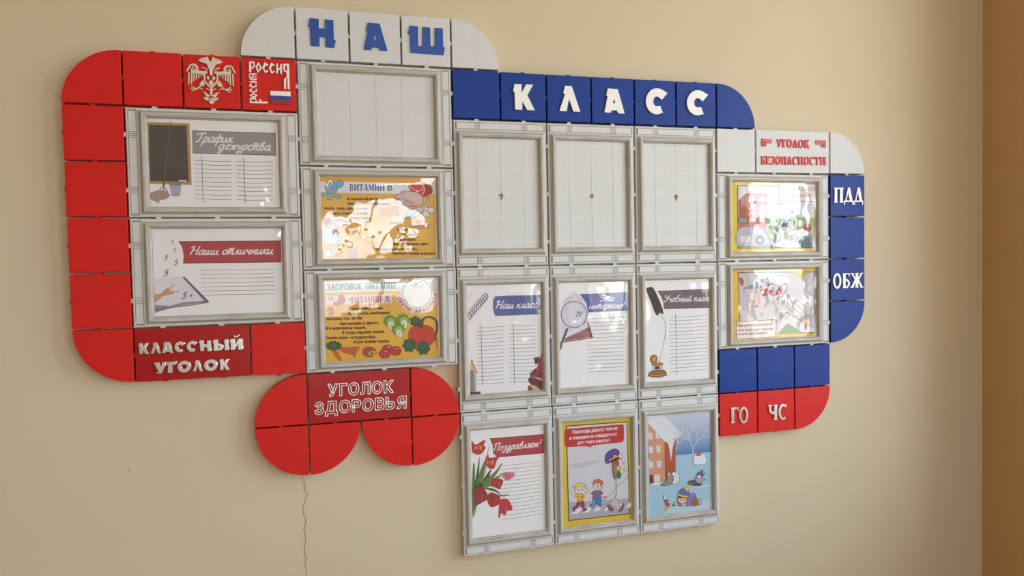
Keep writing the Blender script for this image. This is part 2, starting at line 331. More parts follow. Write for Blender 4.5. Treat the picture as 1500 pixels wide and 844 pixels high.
# brush script: strokes of points, x-height 1
SCRIPT = {
    'а': (1.05, [[(.8,.85),(.5,1),(.15,.7),(.05,.3),(.25,0),(.55,.2),(.8,.9)], [(.8,.95),(.7,.25),(.85,0),(1.05,.15)]]),
    'б': (.95, [[(.8,1.75),(.35,1.5),(.1,.8),(.15,.15),(.4,0),(.75,.3),(.7,.8),(.4,.95),(.15,.7)]]),
    'в': (.9, [[(.05,.7),(.3,1.4),(.5,1.6),(.6,1.3),(.3,.8),(.1,.3),(.3,0),(.65,.2),(.7,.6),(.4,.85)]]),
    'д': (1.05, [[(.8,.85),(.5,1),(.15,.7),(.05,.3),(.25,0),(.55,.2),(.8,.9)], [(.8,.95),(.65,-.2),(.35,-.75),(.1,-.6),(.4,-.2),(1,.1)]]),
    'е': (.8, [[(.1,.4),(.5,.6),(.6,.85),(.4,1),(.15,.7),(.1,.25),(.35,0),(.75,.2)]]),
    'ж': (1.2, [[(0,.95),(.3,.7),(.45,.5)], [(.45,.5),(.2,.2),(0,0)], [(.6,1),(.5,0)], [(1.1,.95),(.8,.7),(.58,.5)], [(.58,.5),(.8,.15),(1.1,.05)]]),
    'з': (.8, [[(.15,.85),(.4,1),(.6,.8),(.3,.5),(.55,.35),(.5,-.2),(.25,-.65),(.05,-.5),(.4,-.1),(.8,.15)]]),
    'и': (.95, [[(.1,.95),(.05,.3),(.2,0),(.5,.3),(.65,.95)], [(.65,.95),(.6,.25),(.75,0),(.95,.15)]]),
    'й': (.95, [[(.1,.95),(.05,.3),(.2,0),(.5,.3),(.65,.95)], [(.65,.95),(.6,.25),(.75,0),(.95,.15)], [(.25,1.45),(.45,1.25),(.7,1.5)]]),
    'к': (.8, [[(.15,1),(.05,0)], [(.65,1),(.35,.65),(.1,.5)], [(.1,.5),(.4,.3),(.6,0),(.8,.1)]]),
    'л': (.85, [[(-.05,.05),(.15,.1),(.35,.6),(.5,1)], [(.5,1),(.5,.2),(.65,0),(.85,.15)]]),
    'м': (1.1, [[(-.05,.05),(.12,.1),(.25,1)], [(.25,1),(.45,.2),(.75,1)], [(.75,1),(.75,.2),(.9,0),(1.1,.15)]]),
    'н': (.85, [[(.15,1),(.05,0)], [(.1,.5),(.55,.55)], [(.65,1),(.55,.2),(.7,0),(.85,.15)]]),
    'о': (.8, [[(.4,1),(.1,.7),(.08,.25),(.35,0),(.65,.3),(.65,.75),(.4,1)]]),
    'п': (.8, [[(.1,1),(.02,0)], [(.05,.5),(.25,.95),(.5,.95),(.45,.2),(.6,0),(.8,.15)]]),
    'р': (.8, [[(.2,1.05),(.05,.1),(-.1,-.75)], [(.1,.5),(.35,.95),(.65,.85),(.6,.3),(.35,0),(.1,.15)]]),
    'с': (.72, [[(.6,.85),(.4,1),(.12,.65),(.1,.2),(.35,0),(.7,.2)]]),
    'т': (1.1, [[(.1,1),(.02,0)], [(.05,.5),(.25,.95),(.42,.9),(.36,0)], [(.4,.5),(.6,.95),(.8,.9),(.75,.2),(.9,0),(1.1,.15)], [(0,1.25),(.95,1.25)]]),
    'у': (.85, [[(.1,.95),(.05,.5),(.25,.3),(.5,.5),(.65,.95)], [(.65,.95),(.5,-.2),(.25,-.7),(.05,-.5),(.4,-.1),(.85,.15)]]),
    'ф': (1.0, [[(.5,1.6),(.4,.5),(.25,-.7)], [(.4,.7),(.2,.95),(.02,.6),(.1,.1),(.35,.2)], [(.45,.75),(.7,1),(.9,.7),(.75,.1),(.4,.15)]]),
    'ч': (.88, [[(.1,1),(.1,.6),(.3,.45),(.6,.65)], [(.65,1),(.55,.2),(.7,0),(.9,.15)]]),
    'ш': (1.25, [[(.1,.95),(.05,.2),(.2,0),(.4,.3),(.5,.95)], [(.5,.95),(.45,.2),(.6,0),(.85,.3),(.95,.95)], [(.95,.95),(.9,.2),(1.05,0),(1.25,.15)]]),
    'ы': (1.1, [[(.1,1),(.02,.2),(.2,0),(.5,.15),(.45,.5),(.1,.5)], [(.8,1),(.75,.2),(.9,0),(1.1,.15)]]),
    'я': (.8, [[(.65,1),(.55,0),(.75,.1)], [(.65,.95),(.3,.95),(.15,.7),(.35,.5),(.6,.5)], [(.35,.5),(0,0)]]),
    'Г': (1.15, [[(0,1.3),(.1,1.6),(.5,1.65),(1.3,1.75)], [(.75,1.65),(.6,.6),(.35,0),(.05,.05)]]),
    'Н': (1.3, [[(.35,1.8),(.2,.8),(0,0)], [(.15,.9),(1,.95)], [(1.15,1.8),(1,.8),(.95,.1),(1.2,.1)], [(-.15,1.4),(.1,1.7),(.35,1.8)]]),
    'Э': (1.15, [[(.1,1.5),(.5,1.8),(1,1.5),(.95,.6),(.5,0),(.05,.2)], [(.3,.95),(.95,.95)]]),
    'У': (1.15, [[(.1,1.8),(.2,1.1),(.5,1),(.8,1.3),(1.05,1.8)], [(1.05,1.8),(.8,.8),(.5,.1),(.1,.05),(.05,.3)]]),
    'П': (1.35, [[(.3,1.7),(.15,.6),(-.05,0)], [(-.1,1.4),(.1,1.65),(.6,1.75),(1.3,1.75)], [(1.1,1.75),(.95,.7),(.95,.1),(1.2,.1)]]),
    '!': (.5, [[(.35,1.8),(.15,.5)], [(.08,.1),(.06,0)]]),
    '?': (.8, [[(.1,1.4),(.4,1.75),(.7,1.4),(.35,.9),(.3,.5)], [(.28,.1),(.26,0)]]),
    '5': (.8, [[(.75,1.75),(.3,1.7),(.18,1.05),(.55,1.1),(.7,.6),(.4,.05),(.05,.15)]]),
    '+': (.8, [[(.1,.7),(.8,.7)], [(.45,1.15),(.45,.25)]]),
    ' ': (.55, []),
}
def smooth(pts, closed=False, k=5):
    n = len(pts); out = []
    if n < 3 and not closed: return list(pts)
    rng = range(n if closed else n - 1)
    for i in rng:
        p0 = pts[(i - 1) % n] if closed or i > 0 else pts[0]
        p1 = pts[i]; p2 = pts[(i + 1) % n]
        p3 = pts[(i + 2) % n] if closed or i + 2 < n else pts[-1]
        for j in range(k):
            s = j / k
            out.append(tuple(0.5 * ((2 * p1[a]) + (-p0[a] + p2[a]) * s + (2 * p0[a] - 5 * p1[a] + 4 * p2[a] - p3[a]) * s * s + (-p0[a] + 3 * p1[a] - 3 * p2[a] + p3[a]) * s ** 3) for a in (0, 1)))
    if not closed: out.append(pts[-1])
    return out
def ribbon(pts, w, taper=False):
    """outline of a stroke of width w along pts"""
    L, R = [], []
    n = len(pts)
    for i in range(n):
        a = pts[max(0, i - 1)]; c = pts[min(n - 1, i + 1)]
        dx, dy = c[0] - a[0], c[1] - a[1]
        l = math.hypot(dx, dy) or 1e-9
        nx, ny = -dy / l, dx / l
        if 0 < i < n - 1:           # mitre
            b = pts[i]
            e1 = (b[0] - a[0], b[1] - a[1]); l1 = math.hypot(*e1) or 1e-9
            cosh = abs((-e1[1] / l1) * nx + (e1[0] / l1) * ny)
            k = 1 / max(0.5, cosh)
        else: k = 1
        ww = w / 2 * k
        if taper: ww *= 0.35 + 0.65 * math.sin(math.pi * (0.12 + 0.76 * i / (n - 1)))
        L.append((pts[i][0] + nx * ww, pts[i][1] + ny * ww)); R.append((pts[i][0] - nx * ww, pts[i][1] - ny * ww))
    return L + R[::-1]
def tess(outlines):
    vs = [Vector((x, y, 0)) for o in outlines for x, y in o]
    tris = tessellate_polygon([[Vector((x, y, 0)) for x, y in o] for o in outlines])
    return [(v.x, v.y) for v in vs], tris
_INTER = {}
def inter(body, bold=0.0):
    """default typeface as flat triangles, units of cap height, origin at baseline left"""
    key = (body, bold)
    if key not in _INTER:
        c = bpy.data.curves.new('t', 'FONT'); c.body = body; c.resolution_u = 2; c.offset = bold; c.size = 1.0
        o = bpy.data.objects.new('t', c); COL.objects.link(o)
        me = o.to_mesh()
        V = [(v.co.x, v.co.y) for v in me.vertices]; F = [tuple(p.vertices) for p in me.polygons]
        o.to_mesh_clear(); bpy.data.objects.remove(o); bpy.data.curves.remove(c)
        _INTER[key] = (V, F)
    return _INTER[key]
def layout(font, body, track=0.0):
    """list of (glyph, x) and total width"""
    x = 0; out = []
    for ch in body:
        g = font[ch]; out.append((g[1], x)); x += g[0] + track
    return out, x - track

# ------------------------------------------------------------------ flat printing, measured on the photograph
class Print:
    def __init__(self, centre, half, origin, scale, y):
        self.c, self.half, self.o, self.s, self.y = centre, half, origin, scale, y
        self.layer = 0; self.reset()
    def reset(self):
        self.V, self.F, self.C = [], [], []
    def at(self, cx, cy):
        p = plane_pt(self.o[0] + cx / self.s, self.o[1] + cy / self.s, self.y)
        hx, hz = self.half
        return (max(-hx, min(hx, p.x - self.c.x)), max(-hz, min(hz, p.z - self.c.z)))
    def tris(self, V, F, col, local=False, same=False, step=0):
        """V in crop pixels; col one hex or a function (x, z) -> linear colour"""
        b = len(self.V)
        if not same: self.layer += 1
        y = -0.000008 * self.layer - 0.000003 * step
        for v in V:
            x, z = v if local else self.at(*v)
            self.V.append((x, y, z))
            self.C.append(tuple(0.93 * q + 0.03 for q in (hexc(col) if isinstance(col, str) else col(x, z))[:3]))  # pale lift: film haze mixed into every printed colour
        for f in F: self.F.append(tuple(b + i for i in f))
    def poly(self, pts, col, *holes):
        V, F = tess([pts] + list(holes)); self.tris(V, F, col)
    def rect_mm(self, x0, x1, z0, z1, col, n=1):
        V, F = [], []
        for i in range(n + 1):
            z = z0 + (z1 - z0) * i / n
            V += [(x0 * 1e-3, z * 1e-3), (x1 * 1e-3, z * 1e-3)]
            if i: F.append((2 * i - 2, 2 * i - 1, 2 * i + 1, 2 * i))
        self.tris(V, F, col, True)
    def blob(self, pts, col, line=None, w=3):
        p = smooth(pts, True); self.poly(p, col)
        if line: self.line(p + [p[0]], w, line, False)
    def ell(self, cx, cy, rx, ry, col, rot=0, line=None, w=3, a0=0, a1=360):
        n = 20; c, s = math.cos(math.radians(rot)), math.sin(math.radians(rot)); p = []
        for i in range(n + (a1 - a0 < 360)):
            a = math.radians(a0 + (a1 - a0) * i / n); x, y = rx * math.cos(a), ry * math.sin(a)
            p.append((cx + x * c - y * s, cy + x * s + y * c))
        if col: self.poly(p, col)
        if line: self.line(p + ([p[0]] if a1 - a0 >= 360 else []), w, line, False)
    def line(self, pts, w, col, smoothed=True, taper=False):
        p = smooth(pts) if smoothed and len(pts) > 2 else list(pts)
        o = ribbon(p, w, taper); n = len(p)
        self.tris(o, [(i, i + 1, 2 * n - 2 - i, 2 * n - 1 - i) for i in range(n - 1)], col)
    def word(self, body, p0, p1, h, col, font=None, bold=0.03, w=0.2, slant=0.25, track=0.0):
        """body between baseline ends p0, p1; h = cap height (Inter, SLAB) or x-height (SCRIPT) in crop pixels"""
        ex = ((p1[0] - p0[0]), (p1[1] - p0[1]))
        if font is None:
            V, F = inter(body, bold); W = max(v[0] for v in V); k = 0.727
            self.tris([(p0[0] + ex[0] * x / W, p0[1] + ex[1] * x / W - h * y / k) for x, y in V], F, col)
            return
        gl, W = layout(font, body, track)
        self.layer += 1
        for k_, (strokes, x0) in enumerate(gl):
            for j_, st in enumerate(strokes):
                if font is SLAB: pts, ww = st; o = ribbon(pts, ww); n = len(pts)
                else: pts = smooth(st, False, 4); o = ribbon(pts, w); n = len(pts)
                V = []
                for x, y in o:
                    xx = (x + x0 + (slant * y if font is SCRIPT else 0)) / W
                    V.append((p0[0] + ex[0] * xx, p0[1] + ex[1] * xx - h * y))
                self.tris(V, [(i, i + 1, 2 * n - 2 - i, 2 * n - 1 - i) for i in range(n - 1)], col, same=True, step=j_ % 10 + 10 * (k_ % 2))
        self.layer += 8
    def leaf(self, cx, cy, rx, ry, col, lobes=7, depth=.16, line=None, rot=0.0):
        p = []
        for i in range(lobes * 6):
            a = 2 * math.pi * i / (lobes * 6); k = 1 - depth * abs(math.cos(a * lobes / 2 + rot)) ** 3
            p.append((cx + rx * k * math.cos(a), cy + ry * k * math.sin(a)))
        self.poly(p, col)
        if line: self.line(p + [p[0]], 3, line, False)
    def lines(self, segs, w, col):
        self.layer += 1
        for sg in segs:
            o = ribbon(sg, w); n = len(sg)
            self.tris(o, [(i, i + 1, 2 * n - 2 - i, 2 * n - 1 - i) for i in range(n - 1)], col, same=True)
    def done(self, name, parent, label=None):
        me = mesh_from(self.V, self.F, name)
        a = me.color_attributes.new('ink', 'FLOAT_COLOR', 'POINT')
        for i, c in enumerate(self.C): a.data[i].color = (*c[:3], 1)
        o = link(name, me, parent, mats=[M['ink']])
        if label: o['label'] = label
        self.reset(); return o

# ------------------------------------------------------------------ raised shapes, measured on the photograph
def raised(outlines_list, extrude, bevel, y):
    """outlines_list: list of shapes, each a list of outlines (first outer, others holes), local x,z"""
    c = bpy.data.curves.new('c', 'CURVE'); c.dimensions = '2D'; c.fill_mode = 'BOTH'
    c.extrude = extrude / 2; c.bevel_depth = bevel; c.bevel_resolution = 1; c.offset = -bevel
    o = bpy.data.objects.new('c', c); COL.objects.link(o)
    bm = bmesh.new()
    for k_, outs in enumerate(outlines_list):
        n0 = len(bm.verts)
        c.splines.clear()
        for p in outs:
            s = c.splines.new('POLY'); s.points.add(len(p) - 1); s.use_cyclic_u = True
            for i, (x, z) in enumerate(p): s.points[i].co = (x, z, 0, 1)
        bpy.context.view_layer.update()
        dg = bpy.context.evaluated_depsgraph_get()
        ev = o.evaluated_get(dg); me = ev.to_mesh(); bm.from_mesh(me); ev.to_mesh_clear()
        bm.verts.ensure_lookup_table()
        for v in bm.verts[n0:]: v.co.z += 0.000025 * (k_ % 12)
    # curve plane xy -> wall plane xz, front towards -y
    for v in bm.verts:
        x, z, d = v.co
        v.co = (x, y - (extrude / 2 + bevel) - d, z)
    bpy.data.objects.remove(o); bpy.data.curves.remove(c)
    return from_bm(bm)
class Relief:
    """collects raised shapes for one module"""
    def __init__(self, centre, origin, scale, y):
        self.c, self.o, self.s, self.y = centre, origin, scale, y; self.S = []
    def at(self, p):
        w = plane_pt(self.o[0] + p[0] / self.s, self.o[1] + p[1] / self.s, self.y)
        return (w.x - self.c.x, w.z - self.c.z)
    def poly(self, pts, *holes): self.S.append([[self.at(p) for p in o] for o in (pts,) + holes])
    def blob(self, pts): self.poly(smooth(pts, True, 4))
    def stroke(self, pts, w, smoothed=True, taper=False): self.poly(ribbon(smooth(pts, False, 4) if smoothed else pts, w, taper))
    def word(self, body, p0, p1, h, font, up=(0.0, -1.0), each=None):
        gl, W = layout(font, body, 0.06 if font is HEAVY else 0.0); ex = (p1[0] - p0[0], p1[1] - p0[1])
        f = lambda x, y: (p0[0] + ex[0] * x / W + up[0] * h * y, p0[1] + ex[1] * x / W + up[1] * h * y)
        for shapes, x0 in gl:
            if font is HEAVY:
                # Ы and Й consist of separate bodies
                if len(shapes) == 3: self.poly([f(x + x0, y) for x, y in shapes[0]], [f(x + x0, y) for x, y in shapes[1]]); self.poly([f(x + x0, y) for x, y in shapes[2]])
                elif len(shapes) == 2 and min(p[1] for p in shapes[1]) > 1:
                    for s in shapes: self.poly([f(x + x0, y) for x, y in s])
                else: self.poly(*[[f(x + x0, y) for x, y in s] for s in shapes])
            else:
                for pts, w in shapes: self.poly([f(x + x0, y) for x, y in ribbon(pts, w)])
            if each and self.S: self.done('letter', *each)
    def done(self, name, parent, mat, extrude=0.003, bevel=0.0004, label=None):
        o = link(name, raised(self.S, extrude, bevel, self.y), parent, mats=[M[mat]]); self.S = []
        if label: o['label'] = label
        return o

# ------------------------------------------------------------------ modules of the display
GAP = 0.0042
def rect_poly(w, h): return [(-w / 2, -h / 2), (w / 2, -h / 2), (w / 2, h / 2), (-w / 2, h / 2)]
def quarter_poly(corner):       # corner = the two letters of the rounded corner
    s = (P - GAP) / 2; r = 2 * s
    sx_ = 1 if 'r' in corner else -1; sz_ = 1 if 't' in corner else -1
    pts = [(-sx_ * s, -sz_ * s)] + [(-sx_ * s + sx_ * r * math.cos(math.radians(a)), -sz_ * s + sz_ * r * math.sin(math.radians(a))) for a in range(0, 91, 3)]
    if sx_ * sz_ < 0: pts = pts[::-1]
    return pts
OCC = {}                        # which colour sits in which cell (for the little joining tabs)
_cache = {}
def tab_mesh(key, horizontal, out):
    k = ('tab', horizontal, out)
    if k not in _cache:
        bm = bmesh.new(); L = GAP if out else 0.0024
        if horizontal: bm_box(bm, -0.0001, L, -TH + 0.003, -0.008, -0.0048, 0.0048)      # sticks out along +x
        else: bm_box(bm, -0.0048, 0.0048, -TH + 0.003, -0.008, -0.0001, L)
        _cache[k] = from_bm(bm)
    return _cache[k]
CELLS = []                      # (object, colour, c, r, w, h, shape)
def register(o, color, c, r, w, h, corner=None):
    CELLS.append((o, color, c, r, w, h, corner))
    for i in range(w):
        for j in range(h): OCC[(c + i, r + j)] = (o, color)
def tile(c, r, color, label, name='square_tile', w=1, group=None, mat=None):
    k = ('tile', w)
    me = slab(rect_poly(P * w - GAP, P - GAP), 0.0, -TH)
    o = link(name, me, loc=spot(c, r, w, 1), mats=[M[mat or color]])
    tag(o, label, 'tile' if w == 1 else 'sign', group)
    register(o, color, c, r, w, 1); return o
def corner_tile(c, r, color, corner, label):
    o = link('corner_tile', slab(quarter_poly(corner), 0.0, -TH), loc=spot(c, r, 1, 1), mats=[M[color]])
    tag(o, label, 'tile', 'rounded corner tiles of the display'); register(o, color, c, r, 1, 1, corner); return o

PROFILE = [(0, 0), (0, 3.2), (1.2, 3.6), (2.6, 5.0), (4.6, 8.4), (6.2, 9.6), (8.4, 9.8), (8.8, 9.0), (10.6, 9.0), (11.0, 8.0), (12.6, 7.8), (13.4, 6.6), (14.6, 3.6), (15.6, 3.0), (16.2, 2.6), (16.6, 0)]
MW = 16.6e-3
PL = TH - 0.003                  # front plane of the base plate
def moulding(hx, hz):
    """mitred picture moulding around the rectangle +-hx, +-hz (outer), standing on the base plate"""
    V, F, UV = [], [], []
    cs = [(-1, -1), (1, -1), (1, 1), (-1, 1)]
    for side in range(4):
        a, b = cs[side], cs[(side + 1) % 4]
        base = len(V)
        for (s, h) in PROFILE:
            for q in (a, b):
                V.append((q[0] * (hx - s * 1e-3), -PL - h * 1e-3, q[1] * (hz - s * 1e-3)))
        for i in range(len(PROFILE) - 1):
            f = (base + 2 * i, base + 2 * i + 1, base + 2 * i + 3, base + 2 * i + 2)
            F.append(f)
            for vi in f:
                v = V[vi]; along = v[0] if side % 2 == 0 else v[2]
                s, h = PROFILE[(vi - base) // 2]
                UV.append((along + side * 3.1 + hx * 7, (s + h) * 1e-3 + side * 0.7))
    me = mesh_from(V, F, 'moulding')
    GLAZE_SHADE = [.35, .15, .4, .5, .1, 0, .95, .1, .95, .05, .9, .45, .5, .1, .8]       # glaze plus painted-in groove shade, face by face across the profile
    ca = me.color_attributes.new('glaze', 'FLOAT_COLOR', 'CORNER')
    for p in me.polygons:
        gv = GLAZE_SHADE[p.index % len(GLAZE_SHADE)]
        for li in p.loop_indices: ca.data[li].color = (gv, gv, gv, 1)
    l = me.uv_layers.new(name='grain')
    for i, u in enumerate(UV): l.data[i].uv = u
    return me
def strip_mesh(x0, x1, z0, z1, marks, along_x):
    """raised panels of a decorative strip, parted by narrow grooves at the marks"""
    bm = bmesh.new(); g = 0.0016
    a0, a1 = (x0, x1) if along_x else (z0, z1)
    cuts = [a0]
    for m_ in marks:
        cuts += [m_ - 0.0062, m_ - 0.0020, m_ + 0.0020, m_ + 0.0062]
    cuts.append(a1)
    def add(p, q):
        b = (p, q, z0, z1) if along_x else (x0, x1, p, q)
        bm_box(bm, b[0], b[1], -PL - 0.0019, -PL + 0.001, b[2], b[3])
    for i in range(len(cuts) - 1): add(cuts[i] + g / 2, cuts[i + 1] - g / 2)
    # rails framing the strip
    if along_x: add2 = ((x0 - 0.0035, x1 + 0.0035, z1 + g, z1 + g + 0.0022), (x0 - 0.0035, x1 + 0.0035, z0 - g - 0.0022, z0 - g))
    else: add2 = ((x0 - g - 0.0022, x0 - g, z0 - 0.0035, z1 + 0.0035), (x1 + g, x1 + g + 0.0022, z0 - 0.0035, z1 + 0.0035))
    for b in add2: bm_box(bm, b[0], b[1], -PL - 0.0019, -PL + 0.001, b[2], b[3])
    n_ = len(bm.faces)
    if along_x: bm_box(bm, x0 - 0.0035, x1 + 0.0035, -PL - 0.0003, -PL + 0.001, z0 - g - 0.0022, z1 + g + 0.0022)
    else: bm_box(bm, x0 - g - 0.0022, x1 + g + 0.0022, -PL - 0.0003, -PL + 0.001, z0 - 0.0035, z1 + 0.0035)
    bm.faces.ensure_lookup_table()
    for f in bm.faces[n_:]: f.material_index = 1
    return from_bm(bm)
def board_grid(hx, hz):
    """faint raised lines moulded on the board of an empty frame, every half pitch"""
    bm = bmesh.new(); w = 0.0006; q = P / 2
    for i in range(-3, 4):
        if abs(i * q) < hx - .004: bm_box(bm, i * q - w, i * q + w, -PL - 0.0006, -PL + 0.0002, -hz + .001, hz - .001)
        if abs(i * q) < hz - .004: bm_box(bm, -hx + .001, hx - .001, -PL - 0.0007, -PL + 0.0002, i * q - w, i * q + w)
    return from_bm(bm)
def frame(c, r, w, h, label, empty=None):
    W, H = P * w - GAP, P * h - GAP
    o = bpy.data.objects.new('poster_holder', None); COL.objects.link(o); o.location = spot(c, r, w, h); o.empty_display_size = 0.02
    tag(o, label, 'poster holder', 'poster holders of the display')
    link('base_plate', slab(rect_poly(W, H), 0.0, -PL, 0.0008, 1), o, mats=[M['white']])
    if w > h: hx, hz = W / 2 - 0.0265, H / 2 - 0.0055
    else: hx, hz = W / 2 - 0.0060, H / 2 - 0.0265
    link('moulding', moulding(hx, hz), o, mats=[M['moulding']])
    if w > h:
        mk = [P * (i + .5) - P * h / 2 for i in range(h)]
        for s in (-1, 1):
            xs = sorted((s * (W / 2 - 0.0060), s * (W / 2 - 0.0205)))
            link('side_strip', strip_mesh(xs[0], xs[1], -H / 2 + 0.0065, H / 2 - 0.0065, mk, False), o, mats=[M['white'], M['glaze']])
    else:
        mk = [P * (i + .5) - P * w / 2 for i in range(w)]
        for s in (-1, 1):
            zs = sorted((s * (H / 2 - 0.0060), s * (H / 2 - 0.0205)))
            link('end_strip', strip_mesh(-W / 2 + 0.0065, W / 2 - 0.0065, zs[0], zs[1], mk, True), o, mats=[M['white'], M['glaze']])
    ox, oz = hx - MW, hz - MW
    if empty:
        link('board_lines', board_grid(ox, oz), o, mats=[M['boardline']])
        bm = bmesh.new()
        if empty == 'plug':
            bmesh.ops.create_circle(bm, cap_ends=False, radius=0.0062, segments=24)
            rr = bmesh.ops.extrude_edge_only(bm, edges=bm.edges[:])
            for v in [g for g in rr['geom'] if isinstance(g, bmesh.types.BMVert)]: v.co *= 0.86
            for v in bm.verts: v.co = (v.co.x, -PL - 0.0006, v.co.y)
            q = link('round_plug', from_bm(bm), o, loc=(-0.002, 0, 0.006), mats=[M['moulding']])
        else:
            bmesh.ops.create_cone(bm, cap_ends=True, segments=20, radius1=0.0062, radius2=0.0045, depth=0.003)
            for v in bm.verts: x, y, z = v.co; v.co = (x, -PL - 0.0015 - z, y)
            q = link('screw', from_bm(bm), o, loc=(0.0, 0, -0.004), mats=[M['steel']])
            bm = bmesh.new()
            bmesh.ops.create_circle(bm, cap_ends=True, radius=0.0026, segments=14)
            for v in bm.verts: x, y, z = v.co; v.co = (x - 0.0012, -PL - 0.00315, y)
            link('socket', from_bm(bm), q, mats=[M['dark']])
            if empty == 'red':
                bm = bmesh.new(); bmesh.ops.create_icosphere(bm, subdivisions=1, radius=0.0022)
                for v in bm.verts: x, y, z = v.co; v.co = (x * .8 - 0.0008, -PL - 0.001 + y, z * 1.3 - 0.0085)
                link('wall_plug', from_bm(bm), q, mats=[M['plug']])['label'] = 'red end of a wall plug'
    register(o, 'white', c, r, w, h)
    o['_open'] = (ox, oz); return o

def film_mesh(hx, hz, bumps, seed, amp):
    """thin crumpled sheet; bumps = (x mm, z mm, radius mm, height mm)"""
    from mathutils import noise
    nx, nz = (64, 46) if hx > hz else (46, 64)
    V, F = [], []
    for j in range(nz + 1):
        for i in range(nx + 1):
            x = -hx + 2 * hx * i / nx; z = -hz + 2 * hz * j / nz
            e = min(1.0, min(hx - abs(x), hz - abs(z)) / 0.012)
            d = amp * (noise.noise(Vector((x * 14 + seed, z * 14, seed * .7))) + 0.35 * noise.noise(Vector((x * 45 + seed, z * 40, seed))) )
            for (bx, bz, br, bh) in bumps:
                q = ((x * 1e3 - bx) ** 2 + (z * 1e3 - bz) ** 2) / (br * br)
                d += bh * math.exp(-q)
            d = max(-0.9, d)
            V.append((x, -0.0022 - e * d * 1e-3, z))
    for j in range(nz):
        for i in range(nx):
            a = j * (nx + 1) + i
            F.append((a, a + 1, a + nx + 2, a + nx + 1))
    me = mesh_from(V, F, 'film')
    for p in me.polygons: p.use_smooth = True
    return me
def crease(x, z, sx_, sz_, n, h, seed):
    rr = random.Random(seed)
    return [(x + rr.gauss(0, sx_), z + rr.gauss(0, sz_), rr.uniform(4.5, 10), rr.uniform(.35, 1) * h * rr.choice((1, 1, -.6))) for _ in range(n)]
PY = PL + 0.0006                # front of the paper sheet
def poster(fr, label, origin, scale, name='poster', bumps=(), seed=1.0, amp=0.35):
    hx, hz = fr['_open'][0] - 0.0004, fr['_open'][1] - 0.0004
    bm = bmesh.new(); bm_box(bm, -hx, hx, 0.0, 0.0004, -hz, hz)
    o = link(name, from_bm(bm), loc=fr.location + Vector((0, -PY, 0)), mats=[M['paper']])
    tag(o, label, 'poster', 'printed sheets in the frames')
    pr = Print(fr.location, (hx, hz), origin, scale, -PY)
    pr.hx, pr.hz = hx * 1e3, hz * 1e3
    pr.root = o
    pr.film = lambda: link('clear_film', film_mesh(hx - 0.0002, hz - 0.0002, bumps, seed, amp), o, mats=[M['film']])
    return pr

# ------------------------------------------------------------------ plain tiles, corner tiles and letter tiles
RG, BG, WG, LG = 'plain red square tiles', 'plain blue square tiles', 'plain white square tiles', 'square tiles with a raised letter'
# red block on the left
corner_tile(0, 1, 'red', 'tl', 'red rounded corner tile at the top left end of the red border')
tile(1, 1, 'red', 'plain red square tile left of the double-headed eagle tile', group=RG)
eagle_tile = tile(2, 1, 'red', 'red square tile with a raised pale double-headed eagle', name='emblem_tile')
russia_tile = tile(3, 1, 'red', 'red square tile with raised white lettering and a small tricolour flag', name='emblem_tile')
for r_, lb in ((2, 'plain red square tile beside the chalkboard, just under the rounded top left corner'),
               (3, 'second plain red square tile below the top left corner, beside the mop picture'),
               (4, 'third plain red square tile below the top left corner, beside the Наши отличники banner'),
               (5, 'plain red square tile on the left edge just above the rounded bottom left corner')):
    tile(0, r_, 'red', lb, group=RG)
corner_tile(0, 6, 'red', 'bl', 'red rounded corner tile at the bottom left end of the red border')
klass_sign = tile(1, 6, 'darkred', 'dark red plaque with chrome letters reading КЛАССНЫЙ УГОЛОК', name='sign_plaque', w=2)
tile(3, 6, 'red', 'plain red square tile right of the КЛАССНЫЙ УГОЛОК plaque', group=RG)
# health corner
corner_tile(3, 7, 'red', 'tl', 'red quarter-round tile left of the УГОЛОК ЗДОРОВЬЯ plaque')
health_sign = tile(4, 7, 'darkred', 'dark red plaque with outlined chrome letters reading УГОЛОК ЗДОРОВЬЯ', name='sign_plaque', w=2)
corner_tile(6, 7, 'red', 'tr', 'red quarter-round tile right of the УГОЛОК ЗДОРОВЬЯ plaque')
corner_tile(3, 8, 'red', 'bl', 'red quarter-round tile in the bottom row, leftmost of the four below the health plaque')
corner_tile(4, 8, 'red', 'br', 'red quarter-round tile directly under the left half of the health plaque')
corner_tile(5, 8, 'red', 'bl', 'red quarter-round tile directly under the right half of the health plaque')
corner_tile(6, 8, 'red', 'br', 'red quarter-round tile in the bottom row, rightmost of the four below the health plaque')
# white heading row
corner_tile(3, 0, 'white', 'tl', 'white quarter-round tile at the top left, before the blue letter Н')
n_tile = tile(4, 0, 'white', 'white square tile with a raised blue letter Н', name='letter_tile', group=LG)
a_tile = tile(5, 0, 'white', 'white square tile with a raised blue letter А', name='letter_tile', group=LG)
sh_tile = tile(6, 0, 'white', 'white square tile with a raised blue letter Ш', name='letter_tile', group=LG)
corner_tile(7, 0, 'white', 'tr', 'white quarter-round tile after the blue letter Ш, above the first blue tile')
# blue heading row
tile(7, 1, 'blue', 'plain blue square tile left of the white letter К', group=BG)
k_tile = tile(8, 1, 'blue', 'blue square tile with a raised white letter К', name='letter_tile', group=LG)
l_tile = tile(9, 1, 'blue', 'blue square tile with a raised white letter Л', name='letter_tile', group=LG)
a2_tile = tile(10, 1, 'blue', 'blue square tile with a raised white letter А', name='letter_tile', group=LG)
s_tile = tile(11, 1, 'blue', 'blue tile with a white letter С, the one next to the letter А', name='letter_tile', group=LG)
s2_tile = tile(12, 1, 'blue', 'blue tile with a white letter С, the one next to the blue rounded corner', name='letter_tile', group=LG)
corner_tile(13, 1, 'blue', 'tr', 'blue quarter-round tile at the right end of the КЛАСС row')
